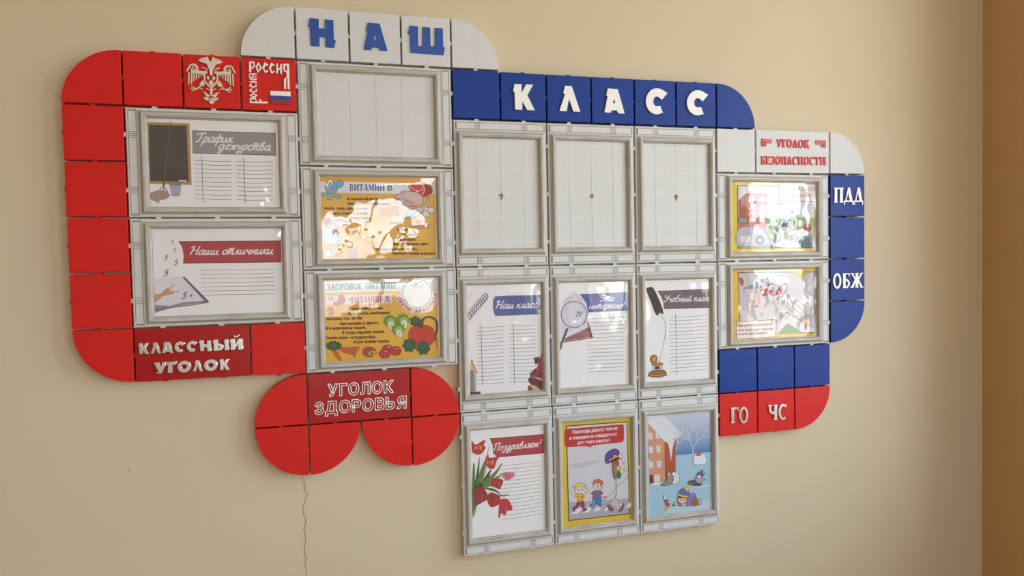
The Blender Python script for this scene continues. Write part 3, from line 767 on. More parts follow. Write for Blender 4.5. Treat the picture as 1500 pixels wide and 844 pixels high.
# safety corner on the right
tile(13, 2, 'white', 'plain white square tile left of the red УГОЛОК БЕЗОПАСНОСТИ lettering', group=WG)
safety_sign = tile(14, 2, 'white', 'white plaque with glossy red letters reading УГОЛОК БЕЗОПАСНОСТИ', name='sign_plaque', w=2)
corner_tile(16, 2, 'white', 'tr', 'white quarter-round tile at the upper right, above the ПДД tile')
pdd_tile = tile(16, 3, 'blue', 'blue square tile with white letters ПДД', name='letter_tile', group=LG)
tile(16, 4, 'blue', 'plain blue square tile between the ПДД and ОБЖ tiles', group=BG)
obzh_tile = tile(16, 5, 'blue', 'blue square tile with white letters ОБЖ', name='letter_tile', group=LG)
corner_tile(16, 6, 'blue', 'br', 'blue quarter-round tile under the ОБЖ tile')
tile(13, 7, 'blue', 'plain blue square tile directly above the red ГО tile', group=BG)
tile(14, 7, 'blue', 'plain blue square tile directly above the red ЧС tile', group=BG)
tile(15, 7, 'blue', 'plain blue square tile directly above the red rounded corner at lower right', group=BG)
go_tile = tile(13, 8, 'red', 'red square tile with metallic letters ГО', name='letter_tile', group=LG)
chs_tile = tile(14, 8, 'red', 'red square tile with metallic letters ЧС', name='letter_tile', group=LG)
corner_tile(15, 8, 'red', 'br', 'red quarter-round tile right of the ЧС tile, under the blue tiles')

# ------------------------------------------------------------------ raised lettering and emblems on the tiles
def put(t, polys, origin, scale, mat, extrude=0.0035, bevel=0.0003, name='letter'):
    R_ = Relief(t.location, origin, scale, -TH)
    for p in polys: R_.poly(*p)
    return R_.done(name, t, mat, extrude, bevel)
o6, s6 = (420, 0), 4.412
def unnorm(ch, x0, y0, h): return [[(x0 + x * h, y0 - y * h) for x, y in o] for o in HEAVY[ch][1]]
put(n_tile, [unnorm('Н', 138, 303, 180)], o6, s6, 'letterblue', 0.002)
put(a_tile, [unnorm('А', 497, 327, 176)], o6, s6, 'letterblue', 0.002)
put(sh_tile, [unnorm('Ш', 782, 350, 180)], o6, s6, 'letterblue', 0.002)
o2, s2 = (650, 80), 4.167
put(k_tile, [unnorm('К', 420, 339, 157)], o2, s2, 'letterwhite')
put(l_tile, [unnorm('Л', 703, 349, 155)], o2, s2, 'letterwhite')
put(a2_tile, [[[(988 + (x - 511) * .80, 208 + (y - 148) * .84) for x, y in o] for o in unnorm('А', 497, 327, 176)]], o2, s2, 'letterwhite')
put(s_tile, [unnorm('С', 1230, 367, 160)], o2, s2, 'letterwhite')
put(s2_tile, [[[(415 + (x - 1230) * .93, 128 + (y - 207) * .915) for x, y in o] for o in unnorm('С', 1230, 367, 160)]], (900, 100), 3.945, 'letterwhite')

R_ = Relief(klass_sign.location, (195, 485), 8.571, -TH)
R_.word('КЛАССНЫЙ', (70, 292), (1385, 230), 140, HEAVY, each=(klass_sign, 'chrome', 0.004, 0.0009)); R_.word('УГОЛОК', (265, 535), (1222, 482), 140, HEAVY, each=(klass_sign, 'chrome', 0.004, 0.0009))

# outlined letters: chrome wire along the contours of the default typeface, one part per letter
def wire_word(parent, body, p0, p1, h, origin, scale):
    pieces = []; x0 = 0.0
    for ch in body:
        c = bpy.data.curves.new('w', 'FONT'); c.body = ch; c.fill_mode = 'NONE'; c.bevel_depth = 0.034; c.bevel_resolution = 1; c.resolution_u = 3; c.offset = 0.035
        o = bpy.data.objects.new('w', c); COL.objects.link(o); me0 = o.to_mesh()
        V = [v.co.copy() for v in me0.vertices]; F = [tuple(p.vertices) for p in me0.polygons]
        o.to_mesh_clear(); bpy.data.objects.remove(o); bpy.data.curves.remove(c)
        lo, hi = min(v.x for v in V), max(v.x for v in V)
        pieces.append(([(v.x - lo + x0, v.y, v.z) for v in V], F)); x0 += hi - lo + 0.05
    W = x0 - 0.05
    for V, F in pieces:
        out = []
        for x, y, z in V:
            cx = p0[0] + (p1[0] - p0[0]) * x / W; cy = p0[1] + (p1[1] - p0[1]) * x / W - h * y / 0.727
            w = plane_pt(origin[0] + cx / scale, origin[1] + cy / scale, -TH)
            out.append((w.x - parent.location.x, -TH - 0.0008 - z * 0.02, w.z - parent.location.z))
        link('letter', mesh_from(out, F), parent, mats=[M['chrome']])
wire_word(health_sign, 'УГОЛОК', (553, 344), (975, 318), 70, (350, 500), 4.283)
wire_word(health_sign, 'ЗДОРОВЬЯ', (472, 458), (1053, 416), 70, (350, 500), 4.283)

R_ = Relief(safety_sign.location, (1040, 170), 3.835, -TH)
for wd in (('УГОЛОК', (373, 177), (560, 181)), ('БЕЗОПАСНОСТИ', (285, 272), (652, 277))): R_.word(*wd, 46, SLAB, each=(safety_sign, 'letterred', 0.0025, 0.0003))
for pts3 in (([(291, 171), (291, 132), (347, 133)], [(301, 171), (301, 142), (347, 143)], [(311, 171), (311, 151), (346, 152)]),
             ([(646, 179), (646, 141), (590, 138)], [(636, 178), (636, 150), (590, 147)], [(626, 177), (626, 159), (592, 157)])):
    for p in pts3: R_.stroke(p, 5, False); R_.done('corner_ornament', safety_sign, 'letterred', 0.002, 0.0002)
for (t_, body, p0, p1, h, org, sc_, mt) in ((pdd_tile, 'ПДД', (690, 487), (857, 487), 84, (1040, 170), 3.835, 'chromewhite'), (obzh_tile, 'ОБЖ', (944, 330), (1180, 323), 113, (1040, 360), 5.277, 'chromewhite'),
                                            (go_tile, 'ГО', (152, 686), (297, 681), 120, (1040, 490), 5.277, 'chrome'), (chs_tile, 'ЧС', (442, 662), (594, 654), 116, (1040, 490), 5.277, 'chrome')):
    R_ = Relief(t_.location, org, sc_, -TH); R_.word(body, p0, p1, h, SLAB, each=(t_, 'letterwhite' if mt == 'chromewhite' else 'chrome', 0.003, 0.0004))

# double-headed eagle
R_ = Relief(eagle_tile.location, (266, 76), 10.045, -TH)
def mir(p): return (866 - p[0], p[1] + (433 - p[0]) * 0.075)
HALF = None
def both(f, pts, *a):
    if HALF != 1: f(pts, *a)
    if HALF != 0: f([mir(p) for p in pts], *a)
R_.poly([(245,140),(270,115),(310,92),(360,92),(378,75),(392,92),(400,125),(428,152),(450,120),(455,85),(475,84),(490,103),(540,115),(580,135),(605,160),(570,166),(560,180),(530,182),(495,197),(490,230),(462,258),(458,330),(440,368),(415,335),(408,260),(385,225),(380,195),(350,172),(320,168),(300,165),(285,150)])
R_.done('heads', eagle_tile, 'pearl', 0.0034, 0.0006)
for ex, ey in ((325, 124), (516, 132)):
    R_.poly([(ex - 17, ey + 1), (ex - 6, ey - 7), (ex + 8, ey - 7), (ex + 17, ey - 1), (ex + 6, ey + 7), (ex - 7, ey + 7)]); R_.done('eye', eagle_tile, 'glaze', 0.0048, 0.0001)
for HALF in (0, 1):
    both(R_.stroke, [(76,288),(105,245),(128,203),(170,190),(214,205),(236,240),(228,285)], 22)
    both(R_.stroke, [(158,258),(160,225),(190,213),(213,238),(203,264),(180,262),(176,243)], 11)
    both(R_.poly, [(140,235),(170,278),(240,275),(300,290),(375,283),(385,312),(330,335),(300,328),(160,318),(138,300)])
    for a_, b2, w_ in (((112,303),(104,484),18), ((154,300),(143,472),22), ((190,312),(178,438),20), ((224,315),(218,416),18), ((258,322),(254,388),16), ((289,325),(287,368),14), ((314,330),(316,348),12)):
        both(lambda p, w__: R_.stroke(p, w__, False), [a_, b2], w_)
    both(R_.stroke, [(302,232),(342,246),(392,272)], 15)
    R_.done('wing', eagle_tile, 'pearl', 0.0024, 0.0006)
HALF = None
both(R_.stroke, [(343,318),(335,370),(345,430),(380,482),(433,530)], 24)
R_.poly([(385,348),(412,385),(395,422),(368,388)]); R_.poly([(476,355),(502,390),(476,432),(446,395)]); R_.poly([(435,412),(478,460),(440,510),(395,460)])
R_.done('breast', eagle_tile, 'pearl', 0.0024, 0.0006)
for HALF in (0, 1):
    both(R_.poly, [(310,415),(345,470),(318,515),(285,495),(258,480),(282,458)])
    both(R_.stroke, [(290,488),(252,528),(212,546)], 16)
    for p in ([(218,547),(165,520),(142,505)], [(215,548),(170,545),(120,538)], [(222,550),(180,568),(146,577)], [(230,543),(280,540),(312,556)]): both(R_.stroke, p, 13)
    R_.done('talon', eagle_tile, 'pearl', 0.0022, 0.0006)
HALF = None
R_.stroke([(436,520),(438,645)], 32, False)
both(R_.stroke, [(430,562),(395,560),(368,540)], 13)
both(R_.blob, [(303,594),(350,600),(392,632),(425,640),(400,668),(358,656),(335,612)])
both(R_.blob, [(320,676),(372,670),(402,692),(370,725),(345,702)])
R_.blob([(445,702),(482,735),(470,765),(420,765),(408,735)]); R_.stroke([(392,724),(440,680),(492,722)], 15, False)
R_.done('tail', eagle_tile, 'pearl', 0.0024, 0.0006)

# country lettering and flag
R_ = Relief(russia_tile.location, (354, 80), 10.05, -TH)
S_ = lambda p, w_: R_.stroke(p, w_, False)
def LT(*strokes):
    for p, w_ in strokes: S_(p, w_)
    R_.done('letter', russia_tile, 'letterwhite', 0.003, 0.0006)
LT(([(125,110),(125,262)], 32), ([(120,118),(180,120),(184,170),(160,205),(140,200)], 20))
R_.poly([(250,116),(201,182),(240,276),(298,205)], [(243,152),(231,184),(248,238),(270,204)]); LT()
LT(([(388,165),(350,138),(316,200),(350,266),(388,240)], 24)); LT(([(482,170),(446,142),(412,205),(446,276),(484,248)], 24))
LT(([(522,138),(522,286)], 26), ([(580,148),(580,290)], 26), ([(528,250),(575,185)], 16))
LT(([(680,148),(692,516)], 32), ([(692,156),(624,153),(628,246),(664,258)], 22), ([(660,250),(672,330),(636,368)], 15), ([(638,360),(640,513)], 32))
LT(([(112,290),(220,292)], 17), ([(116,292),(116,338),(165,338)], 14), ([(165,338),(165,300)], 12), ([(165,320),(218,336)], 14))
LT(([(112,362),(222,366)], 18), ([(112,408),(222,412)], 18), ([(130,370),(205,406)], 12))
LT(([(146,432),(120,458),(165,490),(218,462),(206,436)], 17)); LT(([(148,504),(122,530),(168,562),(222,534),(210,508)], 17))
R_.poly([(112,605),(172,574),(234,603),(176,646)], [(140,606),(173,594),(206,605),(175,622)]); LT()
LT(([(120,708),(382,710)], 26), ([(130,705),(128,655),(205,652),(215,695)], 17), ([(262,668),(285,690)], 24))
for (za, zb, mt) in ((0.0, .355, 'letterwhite'), (.355, .67, 'flagblue'), (.67, 1.0, 'flagred')):
    TL, TR, BR, BL = (422, 535), (720, 550), (720, 745), (427, 728)
    L_ = lambda f: (TL[0] + (BL[0] - TL[0]) * f, TL[1] + (BL[1] - TL[1]) * f); Q_ = lambda f: (TR[0] + (BR[0] - TR[0]) * f, TR[1] + (BR[1] - TR[1]) * f)
    R_.poly([L_(za), Q_(za), Q_(zb), L_(zb)]); R_.done('flag_stripe', russia_tile, mt, 0.0022, 0.0002)

# ------------------------------------------------------------------ frames
f_duty = frame(1, 2, 3, 2, 'landscape frame holding the chalkboard duty sheet, under the eagle tile')
f_best = frame(1, 4, 3, 2, 'landscape frame holding the sheet with a red banner and open book')
f_blank = frame(4, 1, 3, 2, 'empty landscape frame under the blue НАШ letters', empty='plug')
f_vitb = frame(4, 3, 3, 2, 'landscape frame holding the orange sheet headed ВИТАМИН В')
f_vita = frame(4, 5, 3, 2, 'landscape frame holding the orange sheet with the big pumpkin')
frame(7, 2, 2, 3, 'empty portrait frame under the letter К, red speck under its screw, leftmost of three', empty='red')
frame(9, 2, 2, 3, 'empty portrait frame under the letters Л and А, grey screw without a red speck', empty='grey')
frame(11, 2, 2, 3, 'empty portrait frame under the two letters С, rightmost of three', empty='red')
f_ours = frame(7, 5, 2, 3, 'portrait frame holding the Наш класс sheet with the spiral binding')
f_fun = frame(9, 5, 2, 3, 'portrait frame holding the sheet with the magnifying glass')
f_plan = frame(11, 5, 2, 3, 'portrait frame holding the sheet with the black quill')
f_cong = frame(7, 8, 2, 3, 'portrait frame holding the sheet with red tulips')
f_road = frame(9, 8, 2, 3, 'portrait frame holding the yellow-bordered sheet of children at a crossing')
f_snow = frame(11, 8, 2, 3, 'portrait frame holding the snowy winter picture')
f_play = frame(13, 3, 3, 2, 'landscape frame holding the yellow-edged sheet with the red house')
f_cross = frame(13, 5, 3, 2, 'landscape frame holding the yellow-edged sheet of a street crossing')

# joining tabs in the gaps between modules
def add_tabs():
    for (o, color, c, r, w, h, corner) in CELLS:
        W, H = P * w - GAP, P * h - GAP
        for side in ('l', 'r', 't', 'b'):
            if corner and side in corner: continue
            n = h if side in 'lr' else w
            for i in range(n):
                nb = {'l': (c - 1, r + i), 'r': (c + w, r + i), 't': (c + i, r - 1), 'b': (c + i, r + h)}[side]
                other = OCC.get(nb)
                outer = other is None
                if not outer:
                    rank = {'white': 3, 'darkred': 0, 'red': 1, 'blue': 1}
                    a, b = (rank[color], side in 'rb'), (rank[other[1]], side in 'lt')
                    if a < b: continue
                me = tab_mesh('t', side in 'lr', not outer)
                k = link('joining_tab', me, o, mats=[])
                off = P * (i + .5) - P * n / 2
                if side == 'r': k.location = (W / 2, 0, -off)
                elif side == 'l': k.location = (-W / 2, 0, -off); k.rotation_euler = (0, math.pi, 0)
                elif side == 't': k.location = (off, 0, H / 2)
                else: k.location = (off, 0, -H / 2); k.rotation_euler = (0, math.pi, 0)
                mt = M['red' if color == 'darkred' else color]
                if not me.materials: me.materials.append(mt)
                k.material_slots[0].link = 'OBJECT'; k.material_slots[0].material = mt
add_tabs()

# ------------------------------------------------------------------ printed sheets
GREY, INK, LAV = '#3a3a40', '#34343a', '#8f848c'
# --- duty rota
d = poster(f_duty, 'landscape sheet with a chalkboard, mop and bucket, headed График дежурства', (80, 140), 3.945, seed=1.3, bumps=[(70, -60, 40, 1.0)] + crease(95, -78, 16, 8, 12, 1.0, 3))
d.poly([(525,152),(780,160),(792,517),(538,512)], '#c9a672'); d.poly([(530,156),(776,164),(788,512),(543,507)], '#b98f58'); d.poly([(543,168),(762,174),(776,498),(553,494)], '#4a4642')
d.poly(smooth([(553,470),(570,440),(600,428),(690,425),(720,455),(774,462)]) + [(776,498),(553,494)], '#403c38'); d.poly([(718,488),(762,490),(762,497),(718,495)], '#e8e4dc')
d.line([(669,150),(655,300),(635,500)], 5, '#7a5540', False); d.done('chalkboard_picture', d.root)
d.line([(632,497),(630,525)], 10, '#4c4440', False); d.line([(630,520),(606,545)], 4, '#55555a', False); d.line([(630,520),(655,560)], 5, '#55555a', False); d.line([(628,525),(630,555)], 4, '#55555a', False)
d.blob([(537,572),(580,552),(620,546),(655,560),(667,580),(640,600),(610,605),(602,622),(580,612),(555,600),(540,590)], '#b29a8a')
for q in range(7): d.line([(560 + q * 14, 560 + (q % 2) * 8), (556 + q * 15, 592 + (q % 3) * 6)], 3, '#8d7668', False)
d.done('mop_picture', d.root)
d.poly([(662,510),(733,510),(726,578),(674,576)], '#b3b2c6'); d.ell(697, 510, 36, 8, '#8f8ea4', line='#6e6c80', w=3); d.line([(664,512),(690,535),(733,512)], 2, '#77758a'); d.ell(700, 577, 26, 5, '#9d9cb2'); d.done('bucket_picture', d.root)
d.poly([(793,202),(1278,217),(1281,346),(797,333)], '#9d949c'); d.line([(793,203),(1278,218)], 3, '#57525a', False); d.line([(797,332),(1281,345)], 4, '#4c474f', False); d.done('heading_band', d.root)
d.word('График', (812,268), (1030,272), 30, '#f4f0f2', SCRIPT, w=.21); d.word('дежурства', (945,312), (1248,318), 30, '#f4f0f2', SCRIPT, w=.21); d.done('heading', d.root)
sg = []
for q, y in enumerate((376, 400, 424, 447, 472, 498, 522, 546, 572, 597)):
    sg += [[(805 + q * .5, y), (870, y + 1), (940, y + 5), (1022, y + 4)], [(1048 + q * .5, y + 4), (1120, y + 8), (1190, y + 8), (1260, y + 6)]]
d.lines(sg, 2.2, '#55565c'); d.lines([[(851,355),(858,620)], [(1093,360),(1102,622)]], 2.6, '#2c2c34'); d.done('table_lines', d.root)
d.film()
# --- best pupils
d = poster(f_best, 'landscape sheet with an open exercise book and pencils, headed Наши отличники', (80, 300), 3.945, seed=2.6, bumps=crease(120, 78, 8, 8, 4, .6, 8), amp=.12)
d.poly([(715,212),(1309,208),(1311,332),(742,338),(746,300),(742,268),(733,238)], '#b23a44'); d.line([(715,212),(1309,208)], 3, '#4c1c22', False); d.line([(742,338),(1311,331)], 4, '#4c1c22', False); d.done('heading_band', d.root)
d.word('Наши отличники', (782,290), (1262,284), 28, '#f6eef0', SCRIPT, w=.21); d.done('heading', d.root)
d.lines([[(845, 380 + q * 24), (980, 376 + q * 24), (1100, 377 + q * 23.6), (1272, 371 + q * 24)] for q in range(7)], 2.2, '#5c5c64'); d.done('writing_lines', d.root)
d.poly([(560,432),(640,420),(735,415),(885,562),(745,580),(665,600),(562,625)], '#8c8894'); d.poly([(560,432),(640,420),(735,415),(870,553),(740,565),(665,585),(640,582),(560,580)], '#e6e2ee')
d.poly([(735,415),(755,420),(895,562),(870,560)], '#6a5f6a'); d.line([(562,590),(640,583),(665,592)], 4, '#b8b4c0'); d.line([(562,612),(660,596),(800,578),(890,563)], 6, '#75707c')
d.line([(660,598),(740,575),(868,553)], 3, '#a8a2b0'); d.done('book_picture', d.root)
d.poly([(560,545),(655,478),(680,465),(686,470),(672,492),(562,568)], '#c99a72'); d.poly([(655,478),(688,463),(672,492)], '#e6cda8'); d.poly([(682,466),(690,461),(686,472)], '#44362e')
d.poly([(560,520),(690,496),(716,500),(690,514),(562,540)], '#d8a880'); d.line([(562,530),(690,505)], 3, '#b9805a', False); d.poly([(690,496),(720,500),(690,514)], '#ead2b0'); d.poly([(706,498),(722,500),(706,505)], '#55403a'); d.done('pencil_picture', d.root)
for (x, y, s) in ((672, 226, 11), (684, 275, 13), (632, 320, 17), (688, 350, 18), (630, 414, 21), (736, 543, 21)): d.word('5', (x, y), (x + s * 1.0, y), s, '#9e2434', SCRIPT, w=.24)
d.word('+', (775, 540), (795, 538), 19, '#9e2434', SCRIPT, w=.22); d.done('grade_marks', d.root)
d.film()
# --- orange sheets: printed fade from deep to light orange
def fade(top, mid, bot, hz):
    a, b, c = hexc(top), hexc(mid), hexc(bot)
    def f(x, z):
        s = z / hz
        return tuple(b[i] + (a[i] - b[i]) * max(0, s) + (c[i] - b[i]) * max(0, -s) for i in range(3))
    return f
def orange(dd, top, mid, bot): dd.rect_mm(-dd.hx, dd.hx - 2.5, -dd.hz, dd.hz, fade(top, mid, bot, dd.hz * 1e-3), 12)
BR = '#6a3a24'
d = poster(f_vitb, 'orange landscape sheet headed ВИТАМИН В with meat, chicken, fish and eggs', (430, 240), 5.276, seed=3.9, amp=.35,
           bumps=[(0, 70, 80, 3.0), (60, -70, 45, 2.2), (75, -20, 20, -1.2)] + crease(-60, -40, 28, 22, 22, .5, 5) + crease(40, -55, 14, 18, 8, .8, 6))
orange(d, '#e8aa30', '#f0bf62', '#ecb440'); d.done('orange_ground', d.root)
d.poly([(208,137),(1117,152),(1117,236),(210,222)], '#eceaf2'); d.done('heading_band', d.root)
d.word('ВИТАМИН', (432,210), (705,210), 52, '#3f5f9e', SLAB); d.word('В', (722,210), (766,210), 48, '#3f5f9e', SLAB); d.done('heading', d.root)
d.ell(294, 184, 50, 48, '#6fb6dc', line='#3c5f8c', w=4); d.ell(278, 170, 24, 24, '#8fcbe8'); d.ell(250, 166, 20, 21, '#fdfdfd', line='#3c5f8c', w=4); d.ell(283, 144, 20, 21, '#fdfdfd', line='#3c5f8c', w=4); d.ell(249, 172, 7, 9, '#26324c'); d.ell(281, 150, 7, 9, '#26324c')
d.blob([(276,196),(298,170),(304,196),(290,200)], '#e0708c'); d.blob([(332,160),(345,120),(358,120),(362,140),(384,138),(380,172),(350,184)], '#6fb6dc', '#3c5f8c', 4)
for (x, y, rot) in ((238, 233, 5), (283, 262, -25), (346, 255, 10)): d.ell(x, y, 25, 13, '#7dbfe2', rot, '#3c5f8c', 4)
d.done('vitamin_picture', d.root)
d.blob([(890,180),(920,150),(980,143),(1040,158),(1070,190),(1068,225),(1040,240),(990,250),(920,230)], '#b8242c', '#44161a', 4); d.ell(955, 196, 58, 50, '#d23a3e', 15, '#f0d8d4', 5); d.line([(905,180),(955,212),(1008,190)], 4, '#f0d8d4'); d.line([(955,212),(945,245)], 4, '#f0d8d4'); d.ell(955, 214, 9, 9, '#f0e0dc')
for q in (1020, 1036, 1050): d.line([(q, 170), (q + 12, 200), (q + 6, 232)], 3, '#7e1a20')
d.done('meat_picture', d.root)
d.blob([(775,255),(800,245),(830,228),(845,212),(900,212),(960,225),(1000,262),(1002,300),(970,322),(900,328),(860,322),(800,300),(790,285),(825,268),(790,268)], '#dcc0bc', '#5c3840', 4); d.blob([(850,300),(880,285),(930,310),(910,330),(860,325)], '#cfb0ae', '#5c3840', 3); d.line([(820,268),(860,272),(885,295)], 3, '#5c3840'); d.ell(842, 218, 12, 9, '#dcc0bc', 0, '#5c3840', 3); d.done('chicken_picture', d.root)
d.blob([(845,405),(870,370),(930,345),(990,335),(1020,310),(1040,265),(1015,250),(1045,258),(1050,285),(1035,330),(1000,370),(950,405),(900,418),(860,418)], '#cfcad2', '#4e4850', 4); d.line([(880,375),(905,385),(905,410)], 3, '#4e4850'); d.ell(872, 395, 5, 5, '#2c282e'); d.blob([(920,375),(950,372),(935,395)], '#b0aab4', '#4e4850', 2); d.done('fish_picture', d.root)
for (x, y, rx, ry, rot) in ((1032, 360, 27, 22, 20), (1066, 360, 30, 22, 15), (1024, 388, 28, 25, 40)): d.ell(x, y, rx, ry, '#f0e8e2', rot, '#6a5a5a', 4)
d.done('eggs_picture', d.root)
for (x, y) in ((690, 380), (735, 352), (785, 352), (735, 388), (785, 385)): d.ell(x, y, 27, 24, '#e39a48', 0, '#c07a34', 3)
d.blob([(682,340),(692,352),(684,358)], '#4c8a4a'); d.blob([(800,392),(825,388),(812,400)], '#4c8a4a'); d.done('tangerines_picture', d.root)
for (x, y, cl) in ((970, 455, '#c2504a'), (940, 485, '#d8a070'), (985, 488, '#d8a070'), (1030, 482, '#d8a070'), (1000, 462, '#d29a6a')): d.ell(x, y, 24, 16, cl, 0, '#a8744c', 3)
d.ell(262, 448, 30, 26, '#c0484a', 0, '#8c3038', 4); d.blob([(300,440),(345,430),(412,450),(400,470),(345,500),(320,470)], '#d8b4a4', '#8c5a50', 3); d.blob([(240,500),(290,490),(340,540),(335,610),(250,615)], '#c8d8e8', '#8c9cb0', 3); d.ell(285, 690, 50, 28, '#e8dcd0', 0, '#b09a88', 3); d.blob([(430,690),(460,655),(490,670),(480,725),(445,730)], '#c89a9a', '#8c5a60', 3); d.done('food_picture', d.root)
for (tx, x0, x1, y) in (('Я полезный витамин,', 415, 710, 280), ('Вам друзья, необходим!', 418, 748, 316), ('Рыба, хлеб, яйцо и сыр,', 238, 576, 354), ('Мясо, птица и кефир,', 288, 578, 392), ('Печень, почки,', 430, 600, 428), ('успеха!', 745, 838, 466), ('и тоже', 800, 885, 516), ('от меня!', 840, 945, 556),
                       ('и дружить,', 820, 950, 594), ('Вместе веселее жить.', 766, 1048, 628), ('Будем вместе катать,', 638, 965, 668), ('Прыгать, бегать и играть.', 766, 1102, 702)):
    d.word(tx, (x0, y), (x1, y), 19, BR, None, .035)
d.done('verse', d.root); d.film()
# --- healthy eating
d = poster(f_vita, 'orange landscape sheet headed ЗДОРОВОЕ ПИТАНИЕ with pumpkin, cabbage and tomatoes', (430, 385), 5.115, seed=5.2, amp=.12,
           bumps=[(20, 90, 60, 1.2)] + crease(-70, 30, 26, 10, 8, .4, 4))
orange(d, '#eab034', '#eeb846', '#e8b02a'); d.done('orange_ground', d.root)
d.poly([(232,142),(1090,128),(1090,204),(236,224)], '#e8e6ec'); d.poly([(240,248),(738,234),(738,302),(244,318)], '#ecdcd8'); d.poly([(770,236),(1086,222),(1084,250),(772,262)], '#efe6e4'); d.blob([(770,240),(800,320),(870,368),(940,378),(1010,360),(1060,310),(1086,230),(1020,200),(860,205)], '#efe6e4'); d.done('heading_band', d.root)
d.word('ЗДОРОВОЕ', (246,208), (516,200), 48, '#4c7c50', SLAB); d.word('ПИТАНИЕ', (540,198), (772,194), 48, '#3c7444', SLAB); d.word('ВИТАМИН', (432,304), (660,296), 48, '#c65460', SLAB); d.word('А', (680,296), (724,294), 46, '#c65460', SLAB); d.done('heading', d.root)
d.ell(925, 230, 110, 106, '#f0eef2', 0, '#3c3a40', 4)
d.blob([(882,170),(890,148),(925,138),(958,148),(966,172),(925,182)], '#fafafa', '#3c3a40', 4); d.poly([(912,148),(922,148),(922,155),(934,154),(934,164),(923,165),(923,174),(912,174),(912,165),(900,166),(900,156),(912,155)], '#d0202a'); d.done('medical_emblem', d.root)
import string
for q, ch in enumerate('СОВЕТЫ АЙБОЛИТА'):
    a_ = math.radians(178 - q * 12.4); rx, ry = 138, 138
    x, y = 925 + rx * math.cos(a_), 232 + ry * math.sin(a_) * .95
    if ch != ' ':
        V_, F_ = inter(ch, .05); mw = max(v[0] for v in V_); t_ = a_ - math.pi / 2; c_, n_ = math.cos(t_), math.sin(t_)
        d.tris([(x + (u - mw / 2) * 34 * c_ + (v - .35) * 34 * n_, y + (u - mw / 2) * 34 * n_ - (v - .35) * 34 * c_) for u, v in V_], F_, '#c23440', same=q > 0)
d.done('curved_heading', d.root)
d.blob([(862,540),(880,490),(930,470),(990,468),(1040,490),(1058,540),(1050,590),(1010,622),(940,628),(885,600)], '#cf3a24', '#7a1c18', 4)
for q, x in enumerate((895, 925, 960, 995, 1030)): d.line([(950 + (x - 950) * .4, 472), (x, 540), (950 + (x - 950) * .6, 622)], 3, '#a82a1c')
d.blob([(935,478),(960,425),(1000,402),(1050,408),(1080,450),(1080,510),(1062,560),(1070,585),(1058,572),(1062,530),(1070,480),(1055,430),(1010,412),(975,430),(968,478)], '#6a3428', '#3c1c18', 3); d.line([(1066,560),(1076,575),(1064,585),(1078,620),(1066,628)], 4, '#4c281c')
d.done('pumpkin_picture', d.root)
d.leaf(913, 438, 42, 40, '#1f5a34', 6, .2, '#123a20'); d.leaf(868, 618, 52, 54, '#1f5a34', 7, .2, '#123a20', .4); d.leaf(972, 638, 52, 54, '#1f5a34', 7, .2, '#123a20', .9)
d.line([(885,420),(912,440),(945,425)], 3, '#3c7a50'); d.line([(835,590),(865,620),(905,615)], 3, '#3c7a50'); d.line([(940,640),(970,635),(1000,610)], 3, '#3c7a50'); d.done('leaves_picture', d.root)
for (x, y) in ((725, 450), (822, 440), (785, 510)):
    d.leaf(x - 2, y - 14, 50, 44, '#6c9a34', 9, .16, '#3c6a24', x * .01); d.leaf(x + 4, y - 8, 34, 28, '#9abf52', 7, .2, None, y * .01); d.blob([(x - 20,y + 10),(x,y - 15),(x + 30,y + 5),(x + 25,y + 48),(x,y + 50)], '#e6e8dc', '#7a8a6a', 3); d.line([(x + 5, y + 45), (x, y + 5), (x - 12, y - 20)], 5, '#b8c87a'); d.line([(x + 8, y + 40), (x + 14, y), (x + 26, y - 22)], 4, '#c4d08a')
d.done('cabbage_picture', d.root)
for (x, y, r2) in ((705, 648, 40), (765, 660, 42), (683, 682, 42)): d.ell(x, y, r2, r2 * .8, '#c22c30', 0, '#7a181c', 4); d.ell(x + 6, y - 18, 14, 5, '#e88a84'); d.ell(x - 3, y - 24, 7, 4, '#4c5a24')
d.done('tomatoes_picture', d.root)
d.ell(568, 668, 50, 38, '#b84a24', 0, '#5c2414', 4); d.ell(590, 678, 34, 20, '#e0a030', -12, '#8a4a1c', 4); d.ell(588, 680, 12, 8, '#6a3418', -12); d.line([(545,645),(560,655),(548,690)], 3, '#7a2c18'); d.done('peach_picture', d.root)
for q in range(7): d.line([(330 + q * 4, 632 + q * 5), (410 + q * 4, 640 + q * 7), (500 - q * 6, 630 + q * 13)], 12, '#d4622c' if q % 2 else '#c4542a', taper=True)
d.blob([(298,655),(325,665),(348,700),(356,735),(330,715),(308,690)], '#d4622c', '#8a3a1c', 3); d.leaf(302, 622, 60, 36, '#24502c', 11, .2, '#16381e'); d.leaf(296, 616, 34, 18, '#34683a', 9, .25); d.done('carrots_picture', d.root)
d.ell(285, 262, 24, 22, '#ecdcd8', 0, '#8c6a70', 3); d.ell(286, 264, 8, 9, '#3c3038'); d.blob([(300,300),(335,285),(340,250),(360,240),(382,265),(380,300),(340,318),(305,315)], '#cc6458', '#9a4a48', 3); d.blob([(245,360),(275,330),(300,345),(285,360)], '#c85a50'); d.ell(283, 378, 24, 16, '#c85a50', -25); d.done('vitamin_picture', d.root)
